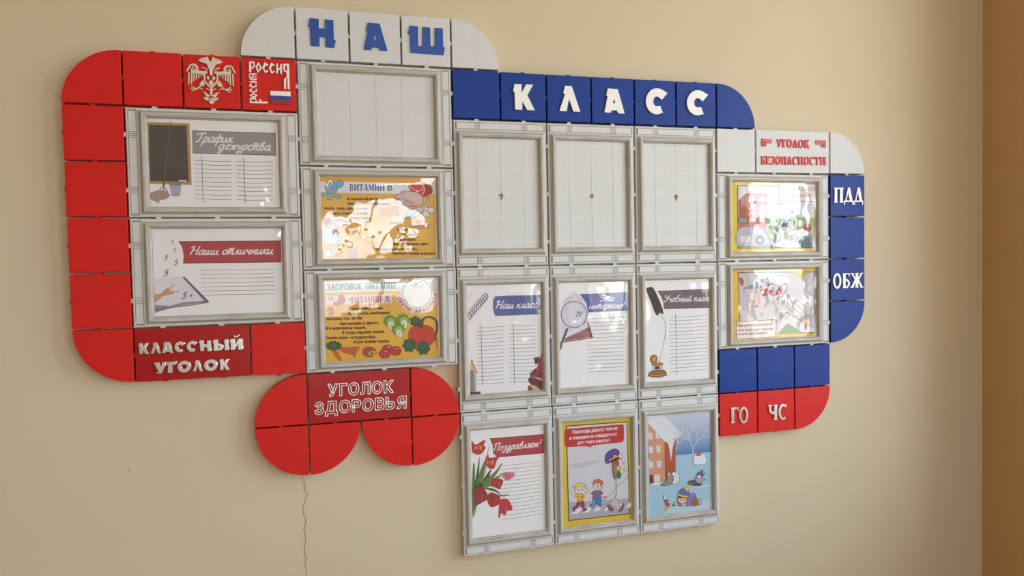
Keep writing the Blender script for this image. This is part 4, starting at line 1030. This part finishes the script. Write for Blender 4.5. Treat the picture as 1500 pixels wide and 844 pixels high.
for (tx, x0, x1, y0, y1) in (('Я полезный витамин,', 410, 672, 354, 346), ('Вам друзья, необходим!', 412, 724, 390, 382), ('Расскажу вам, не тая,', 244, 518, 430, 422), ('Как полезен я, друзья.', 348, 642, 466, 458), ('Я в морковке и томате,', 242, 545, 500, 494), ('В тыкве, персике, салате.', 364, 684, 534, 524), ('Съешь меня - и подрастёшь,', 242, 622, 572, 564), ('Я для зрения хорош.', 450, 720, 602, 594)):
    d.word(tx, (x0, y0), (x1, y1), 20, '#5a2418', None, .035)
d.done('verse', d.root); d.film()
# --- our class
d = poster(f_ours, 'portrait sheet headed Наш класс with a spiral binding and ruled columns', (680, 405), 4.688, seed=6.1, amp=.3, bumps=[(70, 90, 40, 1.6)] + crease(48, 25, 18, 14, 9, 1.0, 2) + crease(10, -100, 16, 12, 9, .9, 9))
d.poly(smooth([(210,138),(199,165),(197,205),(203,245),(213,272)]) + [(300,270),(540,258),(540,127),(300,132)], '#5a68a4'); d.done('heading_band', d.root)
d.word('Наш класс', (216,222), (500,214), 30, '#f4f0f6', SCRIPT, w=.21); d.done('heading', d.root)
for q in range(11):
    x, y = 155 - q * 12.5, 128 + q * 14.5
    d.line([(x - 28, y - 6), (x - 4, y - 10), (x + 8, y + 10), (x + 2, y + 34)], 6.5, '#4a4452', taper=True)
d.line([(160,122),(90,190),(30,262)], 3, '#6a6474'); d.lines([[(24,112),(55,128),(24,145)]], 2, '#8a8490'); d.done('spiral_picture', d.root)
sg = []
for q in range(16):
    y = 354 + q * 25.7
    sg += [[(82 + q * .7, y), (170, y - 3), (272, y - 11)], [(303 + q * .4, y - 14), (400, y - 15), (492, y - 20)]]
d.lines(sg, 2.4, '#5c5c66'); d.lines([[(115,335),(126,750)], [(337,325),(346,735)]], 2.8, '#2c2c34'); d.done('table_lines', d.root)
d.poly([(40,600),(52,568),(66,600),(92,660),(86,668),(70,640),(60,812),(40,812)], '#d8c4a8'); d.poly([(52,568),(62,598),(92,655),(88,668),(66,628),(50,600)], '#dc9a34'); d.poly([(48,575),(52,566),(57,582),(50,590)], '#3c302c'); d.poly([(38,645),(80,640),(84,800),(42,806)], '#8e868a'); d.poly([(62,642),(80,640),(84,800),(68,804)], '#b8b0b4'); d.ell(57, 680, 5, 5, '#3c383c'); d.poly([(40,795),(112,790),(112,808),(40,815)], '#4c3c40'); d.done('pencil_picture', d.root)
d.poly([(476,560),(515,550),(520,590),(488,606)], '#4c4246'); d.poly([(508,600),(535,520),(545,525),(545,670),(480,672)], '#b8343a'); d.poly([(450,668),(490,630),(505,680),(456,692)], '#5c3038'); d.blob([(440,705),(470,690),(545,720),(548,780),(500,770),(450,735)], '#6a2a30'); d.blob([(470,690),(548,700),(548,720),(490,700)], '#d8c4c0'); d.poly([(455,655),(548,655),(548,700),(470,690)], '#8a3a3c'); d.blob([(436,765),(450,745),(475,785),(440,785)], '#8a4a34'); d.blob([(475,745),(520,775),(505,785),(470,775)], '#d8b48a'); d.done('books_picture', d.root)
d.film()
# --- interesting
d = poster(f_fun, 'portrait sheet headed Это интересно! with a magnifying glass over a book', (670, 390), 3.837, seed=7.7, amp=.3, bumps=crease(5, 32, 36, 6, 14, .9, 12) + crease(-20, -105, 20, 12, 14, 1.0, 13) + crease(75, 15, 4, 8, 3, 1, 14))
d.poly([(686,158),(960,146),(962,250),(735,260),(728,225),(712,190)], '#4a62ac'); d.done('heading_band', d.root)
d.word('Это', (800,198), (880,194), 20, '#f2f2f8', SCRIPT, w=.22); d.word('интересно!', (740,240), (936,234), 20, '#f2f2f8', SCRIPT, w=.22); d.done('heading', d.root)
d.lines([[(728 + q * .5, 296 + q * 21.4), (830, 293 + q * 21.3), (936, 285 + q * 21.6)] for q in range(15)], 2, '#62626c'); d.done('writing_lines', d.root)
d.poly([(585,212),(650,140),(690,160),(725,210),(760,400),(580,428)], '#e4e0ea'); d.poly([(600,408),(735,345),(750,398),(604,420)], '#a86068'); d.poly([(728,310),(738,325),(762,400),(748,402)], '#5a464e'); d.line([(582,428),(760,402)], 6, '#6a4a52', False); d.poly([(650,140),(660,150),(705,196),(690,200)], '#c8c4d2'); d.lines([[(595,195),(640,170)], [(600,205),(650,178)], [(605,230),(640,205)]], 2, '#8a8692'); d.done('book_picture', d.root)
d.ell(656, 272, 73, 74, '#dcdae8', 0, '#77758a', 6); d.line([(618,350),(605,385),(580,440)], 13, '#4a484c', False); d.poly([(578,440),(590,430),(586,462),(578,476)], '#4a484c'); d.line([(608,350),(626,350)], 6, '#9a98a2', False); d.lines([[(600,250),(625,235)], [(610,300),(640,320)]], 2, '#a8a6b4')
d.word('?!', (656,298), (692,298), 24, '#4a5494', SCRIPT, w=.22); d.done('magnifier_picture', d.root)
d.film()
# --- curriculum
d = poster(f_plan, 'portrait sheet headed Учебный план with a black quill and brass inkwell', (800, 390), 4.019, seed=8.4, amp=.25, bumps=[(62, 118, 22, 2.4)] + crease(80, 75, 8, 14, 5, 1.1, 15))
d.poly([(655,148),(966,136),(966,244),(692,252),(690,215),(676,178)], '#77666e'); d.line([(655,147),(966,135)], 2.5, '#4c4048', False); d.line([(692,252),(966,244)], 2.5, '#4c4048', False); d.done('heading_band', d.root)
d.word('Учебный план', (692,210), (955,204), 22, '#f2eef0', SCRIPT, w=.21); d.done('heading', d.root)
d.lines([[(726, 300 + q * 21.6), (830, 298 + q * 21.2), (944, 290 + q * 21.2)] for q in range(16)], 2, '#62626a'); d.lines([[(762,280),(769,642)]], 2.4, '#3c3c44'); d.done('table_lines', d.root)
d.blob([(590,140),(608,124),(630,128),(655,175),(680,235),(690,280),(668,275),(655,292),(638,270),(618,215)], '#3a3436'); d.line([(668,275),(702,350),(690,460),(668,560)], 2.5, '#8a8288'); d.line([(690,282),(706,350),(697,440)], 1.6, '#aaa2a8'); d.done('quill_picture', d.root)
d.ell(633, 548, 21, 26, '#9c6a34', 10, '#5c3a1c', 3); d.ell(635, 546, 12, 17, '#c89a54', 10); d.poly([(622,572),(690,570),(686,584),(620,586)], '#a8743c'); d.poly([(626,586),(686,584),(690,620),(622,622)], '#cfc6c2'); d.poly([(640,590),(668,588),(666,606),(640,608)], '#3a3034'); d.blob([(602,645),(622,618),(690,612),(708,632),(704,644),(650,656)], '#9c6a38', '#5c3a1c', 3); d.line([(612,640),(650,646),(700,636)], 4, '#d0a060'); d.line([(650,572),(662,562),(680,572)], 6, '#c09050'); d.done('inkwell_picture', d.root)
d.film()
# --- congratulations
d = poster(f_cong, 'portrait sheet headed Поздравляем! with a bunch of red tulips', (682, 610), 4.44, seed=9.1, amp=.4, bumps=[(30, 30, 30, 1.2), (-15, 30, 22, 1.4)] + crease(60, 45, 12, 12, 4, .7, 16))
d.poly([(157,145),(340,132),(516,116),(519,238),(360,252),(206,266),(178,240),(176,190)], '#b83a48'); d.line([(157,145),(516,116)], 2.5, '#5c1c28', False); d.line([(206,266),(519,238)], 3, '#4c1822', False); d.done('heading_band', d.root)
d.word('Поздравляем!', (182,226), (488,196), 27, '#f8f2f4', SCRIPT, w=.21); d.done('heading', d.root)
d.lines([[(222 + q * 1, 322 + q * 24.9), (350, 312 + q * 24.7), (480 + q, 296 + q * 24.1)] for q in range(15)], 2.2, '#6a6a72'); d.done('writing_lines', d.root)
for i, pts in enumerate(([(45,640),(40,520),(48,320),(60,330),(62,520),(60,600)], [(50,500),(70,380),(92,260),(84,400),(70,500)], [(60,470),(100,340),(150,250),(122,370),(80,480)], [(70,470),(110,400),(150,195),(135,330),(100,470)], [(90,480),(110,420),(165,345),(150,400),(110,470)], [(100,480),(160,420),(240,372),(190,425),(130,475)], [(120,470),(180,470),(235,512),(190,490)], [(150,490),(230,512),(285,505),(240,522)], [(60,470),(90,430),(118,450),(90,470)], [(110,430),(190,360),(240,300),(205,370),(140,450)], [(44,650),(70,560),(80,540),(60,640)], [(150,470),(200,480),(225,505),(190,478)])):
    d.blob(pts, ('#4c7030', '#2c3c20', '#5c8038', '#86a060', '#33402a', '#6a8a44', '#3c5a28')[i % 7])
d.done('leaves_picture', d.root)
for i, (pts, cl) in enumerate((([(40,160),(65,185),(100,165),(128,155),(118,190),(130,200),(112,235),(85,250),(60,245),(42,228)], '#c4283a'), ([(142,252),(160,270),(215,262),(200,295),(188,335),(160,342),(132,318),(125,290)], '#c4283a'), ([(236,372),(275,362),(320,372),(305,400),(268,418),(245,400)], '#d87884'), ([(165,428),(185,402),(240,412),(240,440),(225,470),(230,480),(190,462),(162,452)], '#b4202c'), ([(60,500),(72,468),(105,462),(140,500),(138,540),(110,560),(75,580),(66,592),(58,550)], '#9c1a22'), ([(145,510),(175,496),(222,520),(225,560),(205,580),(165,590),(140,550)], '#ac2028'), ([(220,560),(240,536),(280,545),(305,605),(270,615),(258,645),(232,630),(222,660),(214,650)], '#c42c34'))):
    d.blob(pts, cl); xs = [p[0] for p in pts]; ys_ = [p[1] for p in pts]; cx_, cy_ = sum(xs) / len(xs), sum(ys_) / len(ys_)
    d.line([(cx_ - 18, cy_ - 20), (cx_ - 4, cy_), (cx_ - 8, cy_ + 22)], 4, '#86161e', taper=True); d.line([(cx_ + 12, cy_ - 22), (cx_ + 16, cy_), (cx_ + 6, cy_ + 20)], 4, '#dc5a60', taper=True)
    if i < 2: d.line([(cx_ - 22, cy_ - 8), (cx_ - 26, cy_ + 14)], 4, '#e8d090', False); d.line([(cx_ - 8, cy_ - 8), (cx_ - 10, cy_ + 14)], 4, '#e8d090', False); d.line([(cx_ + 2, cy_ - 6), (cx_ + 14, cy_ - 2), (cx_ + 4, cy_ + 8), (cx_ + 14, cy_ + 16)], 4, '#e8d090', False)
d.done('tulips_picture', d.root); d.film()
# --- crossing the road
d = poster(f_road, 'yellow-bordered portrait sheet of two children and a walking traffic light', (815, 605), 4.82, seed=10.3, amp=.35, bumps=crease(0, 25, 12, 10, 6, .9, 17) + crease(-65, 65, 8, 5, 3, .8, 18))
d.rect_mm(-d.hx, d.hx, -d.hz, d.hz, '#e3c21c', 1); d.done('yellow_border', d.root)
d.poly([(66,90),(500,60),(522,714),(84,764)], '#2a2748'); d.poly([(74,97),(495,67),(515,708),(91,757)], '#d9d8de'); d.poly([(90,632),(512,602),(516,708),(92,757)], '#b4b2b8')
for q in range(6): d.poly([(100 + q * 78, 712 - q * 8), (150 + q * 72, 674 - q * 8), (190 + q * 70, 672 - q * 8), (152 + q * 76, 712 - q * 9)], '#eeeef2')
d.blob([(90,370),(180,350),(300,330),(290,350),(150,390)], '#c9c8d2'); d.done('road_picture', d.root)
d.blob([(56,140),(62,118),(90,112),(270,97),(455,82),(475,92),(478,150),(472,200),(440,210),(250,232),(268,260),(212,236),(85,242),(62,232),(56,190)], '#c4242c'); d.done('speech_bubble', d.root)
for (tx, x0, x1, y0, y1) in (('Переходи дорогу только', 112, 432, 147, 118), ('в специально отведенных', 92, 428, 190, 160), ('для этого местах!', 148, 376, 222, 204)): d.word(tx, (x0, y0), (x1, y1), 24, '#f4ecec', None, .03)
d.done('speech', d.root)
d.ell(112, 545, 14, 24, '#e6dcb4', 30, '#8a8070', 3); d.ell(213, 545, 12, 24, '#e6dcb4', -20, '#8a8070', 3); d.ell(170, 545, 40, 34, '#ecdccc', 0, '#6a5a5a', 3); d.blob([(128,545),(138,505),(168,493),(205,508),(212,535),(180,520),(150,525)], '#e2d08a', '#8a7a50', 3); d.ell(158, 546, 4, 7, '#3c4460'); d.ell(184, 542, 4, 7, '#3c4460'); d.line([(160,565),(172,570),(184,563)], 2.5, '#b05a50'); d.ell(124, 520, 7, 7, '#a890b8'); d.ell(206, 508, 8, 7, '#a890b8')
d.blob([(128,580),(160,572),(196,582),(204,598),(188,602),(192,630),(150,636),(146,606),(128,596)], '#ecc83c', '#8a6a1c', 3)
for (x, y) in ((150, 590), (172, 600), (160, 618), (180, 622), (185, 590)): d.ell(x, y, 6, 6, '#c4482c')
d.line([(200,596),(222,604),(238,606)], 8, '#ecd4c0'); d.line([(132,590),(122,586)], 8, '#ecd4c0', False); d.blob([(146,632),(192,628),(198,660),(196,688),(184,672),(165,650),(150,668),(128,684),(118,668),(140,652)], '#9a2a6e', '#5c1a44', 3); d.blob([(118,668),(132,690),(124,698),(112,680)], '#4c3a80'); d.blob([(184,690),(212,672),(214,686),(192,698)], '#4c3a80'); d.done('girl_picture', d.root)
d.ell(293, 515, 34, 34, '#ecd0bc', 0, '#6a4a44', 3); d.blob([(256,510),(262,482),(292,468),(325,482),(326,505),(300,496),(275,498)], '#cf7040', '#7a3a20', 3); d.ell(290, 518, 4, 7, '#3c3038'); d.ell(312, 515, 4, 7, '#3c3038'); d.line([(290,536),(302,539),(312,533)], 2.5, '#a0483c'); d.blob([(250,562),(275,550),(318,552),(326,572),(312,580),(314,600),(258,604),(260,578),(246,576)], '#7a5a88', '#4c3458', 3)
for (x, y) in ((270, 570), (296, 566), (285, 588), (304, 588)): d.ell(x, y, 6, 6, '#c8708a')
d.line([(322,574),(332,590),(345,594)], 9, '#ecd0bc'); d.line([(252,574),(240,592),(232,602)], 8, '#ecd0bc'); d.blob([(256,602),(312,598),(316,640),(318,664),(302,662),(290,640),(270,652),(252,670),(240,655),(258,630)], '#2f80c0', '#1c4c7c', 3); d.line([(265,608),(262,640),(250,660)], 3, '#d8e8f4'); d.blob([(236,650),(256,672),(262,684),(250,682)], '#d8d8e0', '#4c4850', 3); d.blob([(308,664),(338,648),(342,660),(320,674)], '#d8c8d0', '#4c4850', 3); d.done('boy_picture', d.root)
d.poly([(388,352),(404,345),(420,470),(402,462),(394,420)], '#8a6868'); d.poly([(404,345),(440,340),(456,462),(420,470)], '#a88480'); d.ell(426, 350, 14, 18, '#d03a28', 0, '#4c2020', 3); d.ell(436, 390, 16, 18, '#e8c428', 0, '#4c3a20', 3); d.ell(440, 438, 16, 20, '#2c8048', 0, '#1c3a28', 3)
d.blob([(344,335),(350,295),(378,265),(415,254),(440,268),(442,290),(420,315),(385,345),(358,358)], '#5c4696', '#2c2048', 4); d.poly([(376,338),(440,308),(448,322),(390,352)], '#2c2430'); d.line([(374,336),(405,318),(438,304)], 10, '#d8b43a'); d.ell(412, 305, 10, 10, '#d8b43a'); d.line([(448,322),(458,300),(472,268)], 2, '#c09080', False); d.blob([(440,322),(466,318),(450,330)], '#c4584c')
for pts in ([(470,345),(495,325),(478,348),(494,362),(472,366)], [(470,395),(492,372),(480,396),(498,410),(470,410)], [(455,430),(475,412),(466,436)]): d.poly(pts, '#dcb820')
d.line([(420,470),(424,560),(412,600)], 7, '#b8a4a0'); d.line([(424,520),(470,485),(512,435)], 6, '#b8a0a0'); d.line([(420,530),(385,575),(345,598)], 6, '#b8a0a0'); d.ell(510, 435, 8, 12, '#c49484'); d.ell(342, 596, 14, 9, '#c48474'); d.blob([(380,640),(412,598),(438,628),(446,665),(425,670),(395,655)], '#cfc4c4', '#8a7c7c', 3)
d.blob([(356,650),(378,648),(402,680),(400,695),(375,690),(362,672)], '#7a5a58'); d.blob([(438,695),(452,668),(474,632),(478,655),(468,685),(445,700)], '#7a5a58'); d.line([(424,665),(424,700)], 5, '#b8a4a0', False); d.done('traffic_light_picture', d.root)
d.film()
# --- winter
d = poster(f_snow, 'portrait winter picture of children playing in snow beside an icicled house', (940, 595), 4.826, seed=11.9, amp=.25, bumps=[(0, -40, 40, .8)])
def sky(x, z):
    s = max(0, min(1, (z - .018) / (d.hz * 1e-3 - .03))); a, b = hexc('#2478b8'), hexc('#ccd4e6'); return tuple(a[i] + (b[i] - a[i]) * s ** .85 for i in range(3))
d.rect_mm(-d.hx, d.hx, 0, d.hz, sky, 14); d.rect_mm(-d.hx, d.hx, -d.hz, 22, '#a9cfe2', 1); d.poly([(40,400),(240,392),(380,378),(500,364),(512,740),(60,790)], '#a9cfe2'); d.poly([(160,760),(220,700),(512,660),(512,738),(150,780)], '#c0dcea'); d.line([(60,786),(300,760),(512,738)], 5, '#1c2430', False); d.line([(496,32),(512,738)], 3, '#2c3c50', False); d.done('sky_and_snow', d.root)
d.poly([(46,110),(160,245),(165,545),(55,560)], '#d99a7c'); d.poly([(160,245),(240,300),(240,462),(165,545)], '#b8542c'); d.poly([(160,245),(238,225),(240,300),(240,462),(190,540),(165,545)], '#b8542c')
for pts in ([(48,188),(74,190),(76,236),(50,236)], [(98,182),(130,190),(132,230),(100,228)], [(50,286),(78,288),(78,332),(52,332)], [(104,282),(132,280),(132,328),(106,330)], [(52,390),(80,392),(80,438),(54,440)], [(106,388),(136,386),(136,434),(108,436)], [(90,488),(128,484),(130,532),(92,536)]):
    d.poly(pts, '#e4e8ec'); d.line([((pts[0][0] + pts[1][0]) / 2, pts[0][1] + 2), ((pts[2][0] + pts[3][0]) / 2, pts[2][1] - 2)], 3, '#9a8478', False)
d.poly([(54,488),(80,486),(82,542),(56,546)], '#5c2c1c'); d.poly([(46,66),(150,62),(285,195),(262,225),(235,232),(228,258),(218,300),(206,390),(196,305),(186,262),(160,250),(46,120)], '#e6e8ee'); d.line([(46,120),(160,250),(240,230)], 3, '#b8bcc8', False)
for q in range(12): d.line([(70 + q * 15, 90 + q * 9), (84 + q * 15, 96 + q * 9)], 4, '#ccd0da', False)
d.poly([(55,560),(100,540),(165,535),(110,560)], '#e6f0f6'); d.done('house_picture', d.root)
def branch(x, y, a, L_, w_, k):
    x2, y2 = x + L_ * math.cos(a), y - L_ * math.sin(a)
    SG.append(([(x, y), (x2, y2)], w_))
    if k: 
        for da in ((-.5, .42) if k % 2 else (-.38, .5)): branch(x2, y2, a + da, L_ * .76, max(2.6, w_ * .7), k - 1)
for (x, y, a, L_, w_, k) in ((362, 378, 1.57, 78, 9, 5), (240, 310, 1.25, 48, 7, 5)):
    SG = []; branch(x, y, a, L_, w_, k)
    for s_, w_ in SG: d.line(s_, w_, '#e2e6f0' if w_ < 6 else '#c8c8d4', False)
d.done('trees_picture', d.root)
d.blob([(365,405),(372,350),(400,352),(440,340),(450,360),(452,402),(410,412)], '#eef2f6', '#a0a8b4', 3); d.blob([(380,350),(395,340),(398,315),(412,318),(415,345),(400,352)], '#c87030'); d.line([(380,378),(440,372)], 2, '#b8c0cc', False); d.done('snow_fort_picture', d.root)
d.ell(232, 508, 34, 44, '#e8ecf2', 0, '#4c505a', 3); d.line([(225,470),(248,500),(240,545)], 2, '#8a909a'); d.blob([(178,470),(200,458),(208,480),(225,500),(212,545),(175,560),(132,558),(150,540),(178,520)], '#8a9a98', '#3c4448', 3); d.ell(190, 480, 12, 12, '#e0c0a8', 0, '#4c3c38', 2); d.blob([(176,468),(190,456),(206,466),(190,470)], '#c86a5a'); d.ell(215, 522, 6, 7, '#b84a40'); d.done('child_with_snowball_picture', d.root)
d.line([(340,562),(420,568),(490,556)], 6, '#eef4f8'); d.blob([(325,540),(350,525),(395,530),(420,545),(410,562),(360,562),(335,555)], '#5c4a6e', '#2c2438', 3); d.blob([(378,515),(410,505),(440,515),(455,520),(420,532),(425,548),(392,540)], '#a4b8a8', '#3c4c44', 3); d.ell(404, 496, 18, 17, '#ecd0bc', 0, '#4c3430', 3); d.blob([(386,490),(400,470),(425,460),(432,490),(424,500),(408,484)], '#5c64a0', '#2c3058', 3); d.ell(426, 456, 8, 8, '#b85040'); d.line([(432,490),(448,470)], 7, '#7078b0', False); d.ell(342, 546, 18, 8, '#7c8a2c', 15); d.line([(372,500),(378,520)], 5, '#8a90a8', False); d.done('sledging_child_picture', d.root)
d.blob([(350,690),(340,640),(375,640),(395,665),(400,690),(375,704)], '#b8622c', '#4c2818', 3); d.blob([(250,690),(300,660),(320,625),(360,615),(380,630),(360,660),(345,700),(300,705),(262,700)], '#9a7cb4', '#3c2c50', 3); d.blob([(396,668),(412,655),(422,685),(405,696)], '#b8c0d0', '#4c5060', 3); d.ell(285, 660, 32, 30, '#ecd0bc', 0, '#4c3430', 3); d.blob([(254,640),(280,632),(318,640),(316,660),(300,650),(262,652)], '#7a4a2c'); d.blob([(254,628),(275,590),(310,580),(330,598),(322,640),(290,636)], '#5c74b4', '#2c3868', 3); d.line([(252,624),(285,634),(322,640)], 12, '#e4cc3c'); d.blob([(300,580),(316,570),(332,582),(326,602),(310,598)], '#e4cc3c', '#8a7a1c', 2); d.ell(272, 662, 4, 6, '#2c2430'); d.ell(296, 664, 4, 6, '#2c2430'); d.line([(268,680),(280,684)], 2.5, '#8a3c34', False); d.ell(240, 692, 14, 11, '#ecd0bc', 0, '#4c3430', 3); d.ell(298, 698, 16, 10, '#ecd0bc', 0, '#4c3430', 3); d.blob([(330,650),(350,640),(370,650),(355,665)], '#7c8ec0', '#2c3868', 2); d.done('crawling_child_picture', d.root)
d.line([(214,712),(222,700),(236,698)], 4, '#3c3030'); d.poly([(152,626),(176,655),(160,668)], '#eaf0f4'); d.line([(152,626),(160,668)], 3, '#3c4048', False); d.poly([(160,664),(182,654),(200,700),(176,712)], '#c4304c'); d.blob([(164,720),(190,715),(192,728),(170,736)], '#e4c42c'); d.line([(176,680),(194,676)], 5, '#e4e0e0', False); d.done('rocket_picture', d.root)
d.film()
# --- playing on the road
d = poster(f_play, 'yellow-edged landscape sheet with a red house and speech bubble ИГРАТЬ НА ДОРОГЕ', (1040, 170), 3.835, seed=13.1, amp=.5, bumps=[(-70, -30, 50, 2.4)] + crease(40, -50, 34, 24, 36, 1.1, 21) + crease(0, -10, 20, 12, 8, .8, 22))
d.rect_mm(-d.hx, d.hx, -d.hz, d.hz, '#e2c63c', 1); d.done('yellow_border', d.root)
d.poly([(152,388),(585,398),(587,742),(154,745)], '#3c3c54'); d.poly([(157,393),(581,403),(583,737),(159,740)], '#d6d6de'); d.poly([(310,560),(583,572),(583,690),(312,690)], '#a8b088'); d.poly([(158,690),(583,690),(583,737),(159,740)], '#a2a0aa'); d.done('street_picture', d.root)
d.poly([(160,480),(205,437),(320,438),(318,700),(160,700)], '#c87460'); d.poly([(160,480),(205,437),(203,700),(160,700)], '#b05c4c'); d.line([(160,478),(205,437),(320,438)], 4, '#8a4438', False); d.line([(228,435),(225,415)], 3, '#5c4c4c', False); d.line([(272,430),(278,414)], 3, '#5c4c4c', False)
for y in (466, 512, 545, 580):
    for x in (218, 275): d.poly([(x,y),(x + 38,y),(x + 38,y + 14),(x,y + 14)], '#e8dcd8'); d.poly([(x + 8,y - 16),(x + 18,y - 16),(x + 18,y),(x + 8,y)], '#f0e8e4'); d.poly([(x + 22,y - 16),(x + 32,y - 16),(x + 32,y),(x + 22,y)], '#f0e8e4')
d.done('house_picture', d.root)
d.poly([(158,568),(215,570),(215,604),(158,604)], '#5c6468'); d.poly([(166,574),(208,575),(208,598),(166,598)], '#8a9498'); d.blob([(158,640),(220,620),(300,640),(330,690),(320,725),(160,728)], '#b8b8c4', '#6a6a78', 3); d.poly([(170,676),(228,676),(228,710),(170,710)], '#dcdce4'); d.ell(280, 698, 21, 22, '#8a8a94', 0, '#4c4c54', 4); d.ell(280, 698, 10, 10, '#d8d8dc'); d.done('lorry_picture', d.root)
d.poly([(384,576),(420,578),(450,605),(425,604)], '#4c5c60'); d.ell(420, 614, 24, 14, '#5c6468'); d.blob([(370,690),(385,640),(420,622),(470,640),(500,640),(540,650),(560,700),(540,735),(380,735)], '#d8dcd8', '#9aa09c', 3); d.blob([(500,700),(560,660),(583,690),(583,730),(510,735)], '#6c7488'); d.ell(548, 628, 20, 20, '#c86048', 0, '#8a3c30', 3); d.ell(460, 660, 22, 20, '#e0c8b8', 0, '#8a7468', 3); d.done('children_picture', d.root)
d.blob([(386,392),(400,384),(590,382),(600,392),(598,470),(590,480),(470,480),(372,500),(420,480),(392,478),(385,465)], '#ecdcdc', '#a84844', 4); d.done('speech_bubble', d.root)
d.word('ИГРАТЬ НА ДОРОГЕ', (400,417), (588,419), 18, '#7c3434', None, .0); d.word('ОЧЕНЬ ОПАСНО !', (408,455), (580,457), 18, '#7c3434', None, .0); d.done('speech', d.root)
d.film()
# --- street crossing
d = poster(f_cross, 'yellow-edged landscape sheet of street crossings with a pencil figure at lower right', (1040, 360), 5.277, seed=14.4, amp=.5, bumps=[(-60, 50, 55, 2.0)] + crease(-5, 10, 55, 32, 60, 1.0, 23))
d.rect_mm(-d.hx, d.hx, -d.hz, d.hz, '#e0b828', 1); d.done('yellow_border', d.root)
d.poly([(215,205),(812,200),(815,676),(228,690)], '#3c3448'); d.poly([(222,212),(806,207),(809,670),(234,683)], '#c8bfc4'); d.done('street_picture', d.root)
d.poly([(520,680),(600,600),(720,672),(690,678)], '#6c9a54'); d.poly([(510,680),(590,515),(808,640),(809,650),(592,540),(530,660),(600,600),(590,590)], '#e4dee2'); d.poly([(590,515),(808,640),(809,662),(720,672),(600,600),(524,680),(512,690)], '#ddd6da'); d.poly([(530,678),(602,612),(712,674)], '#6c9a54'); d.line([(512,600),(590,515),(808,640)], 3, '#6a5c68', False); d.line([(524,680),(600,602),(720,674)], 3, '#6a5c68', False); d.poly([(720,352),(806,255),(808,392)], '#d4ccd0'); d.line([(806,255),(720,352),(808,392)], 3, '#7a6c78', False); d.done('pavement_picture', d.root)
for q in range(6): d.poly([(725 - q * 20, 358 + q * 26), (740 - q * 20, 362 + q * 26), (795 - q * 20, 402 + q * 26), (775 - q * 20, 410 + q * 26)], '#ece6ea')
for q in range(5): d.poly([(470 + q * 25, 235 + q * 4), (495 + q * 25, 235 + q * 3), (545 + q * 20, 275 + q * 2), (520 + q * 20, 280)], '#e8e2e6')
d.done('zebra_crossing_picture', d.root)
d.blob([(440,310),(470,290),(520,310),(550,345),(545,370),(480,385),(440,350)], '#b0484c', '#5c3038', 3); d.blob([(465,315),(500,305),(530,330),(480,340)], '#98a4b4'); d.blob([(385,350),(420,335),(450,360),(440,385),(400,380)], '#c45a50', '#6a3838', 3); d.ell(404, 362, 14, 16, '#e8e4e8', 0, '#4c4450', 3); d.blob([(340,380),(360,360),(385,390),(370,470),(340,460)], '#d89a9a', '#8a6060', 3); d.blob([(250,330),(330,300),(360,280),(400,320),(330,335)], '#8a98a8'); d.blob([(225,250),(250,250),(262,290),(240,310)], '#b8344c'); d.done('cars_picture', d.root)
d.blob([(660,195),(700,180),(740,200),(730,235),(680,245)], '#d8b43c', '#a8842c', 3); d.done('sun_picture', d.root)
d.poly([(728,598),(750,596),(748,640),(740,660),(732,645)], '#b04838'); d.ell(738, 580, 14, 20, '#e0a850', 0, '#8a5c2c', 3); d.ell(756, 556, 16, 18, None, 0, '#a88a4c', 3); d.poly([(730,640),(748,638),(740,662)], '#4c7488'); d.line([(728,560),(740,535),(760,540)], 3, '#a88a4c'); d.done('pencil_figure_picture', d.root)
d.blob([(205,600),(215,586),(335,580),(350,540),(365,578),(495,572),(510,586),(508,690),(495,704),(225,718),(206,705)], '#eadfdd', '#a02c3c', 5); d.done('speech_bubble', d.root)
for (tx, x0, x1, y0, y1) in (('Перекрестком называется-', 214, 482, 628, 614), ('если улицы друг с другом', 212, 484, 662, 650), ('на пути пересекаются!', 212, 442, 692, 682)): d.word(tx, (x0, y0), (x1, y1), 19, '#8a2430', None, .035)
d.done('speech', d.root)
d.film()

# ------------------------------------------------------------------ crack in the plaster below the health corner
def crack(pts, w, nm):
    wp = [plane_pt(x, y, -0.0003) for x, y in pts]
    o = ribbon([(p.x, p.z) for p in wp], w, True); n = len(pts)
    V = [(x, -0.0004, z) for x, z in o] + [(x, 0.0, z) for x, z in o]; m_ = len(o)
    F = [(i, i + 1, 2 * n - 2 - i, 2 * n - 1 - i) for i in range(n - 1)] + [(i, (i + 1) % m_, m_ + (i + 1) % m_, m_ + i) for i in range(m_)]
    return link(nm, mesh_from(V, F), parent=wall_back, mats=[M['crack']])
random.seed(4)
cp = [(444, 699)]
while cp[-1][1] < 850: cp.append((446 + random.uniform(-3.2, 3.2) + (2 if 700 < cp[-1][1] < 720 else 0), cp[-1][1] + random.uniform(4, 11)))
crack(cp, 0.0013, 'plaster_crack')
crack([(190.5, 684), (190, 688), (189.6, 692)], 0.0010, 'scratch')
crack([(406.5, 552), (406.8, 556)], 0.0014, 'scratch')
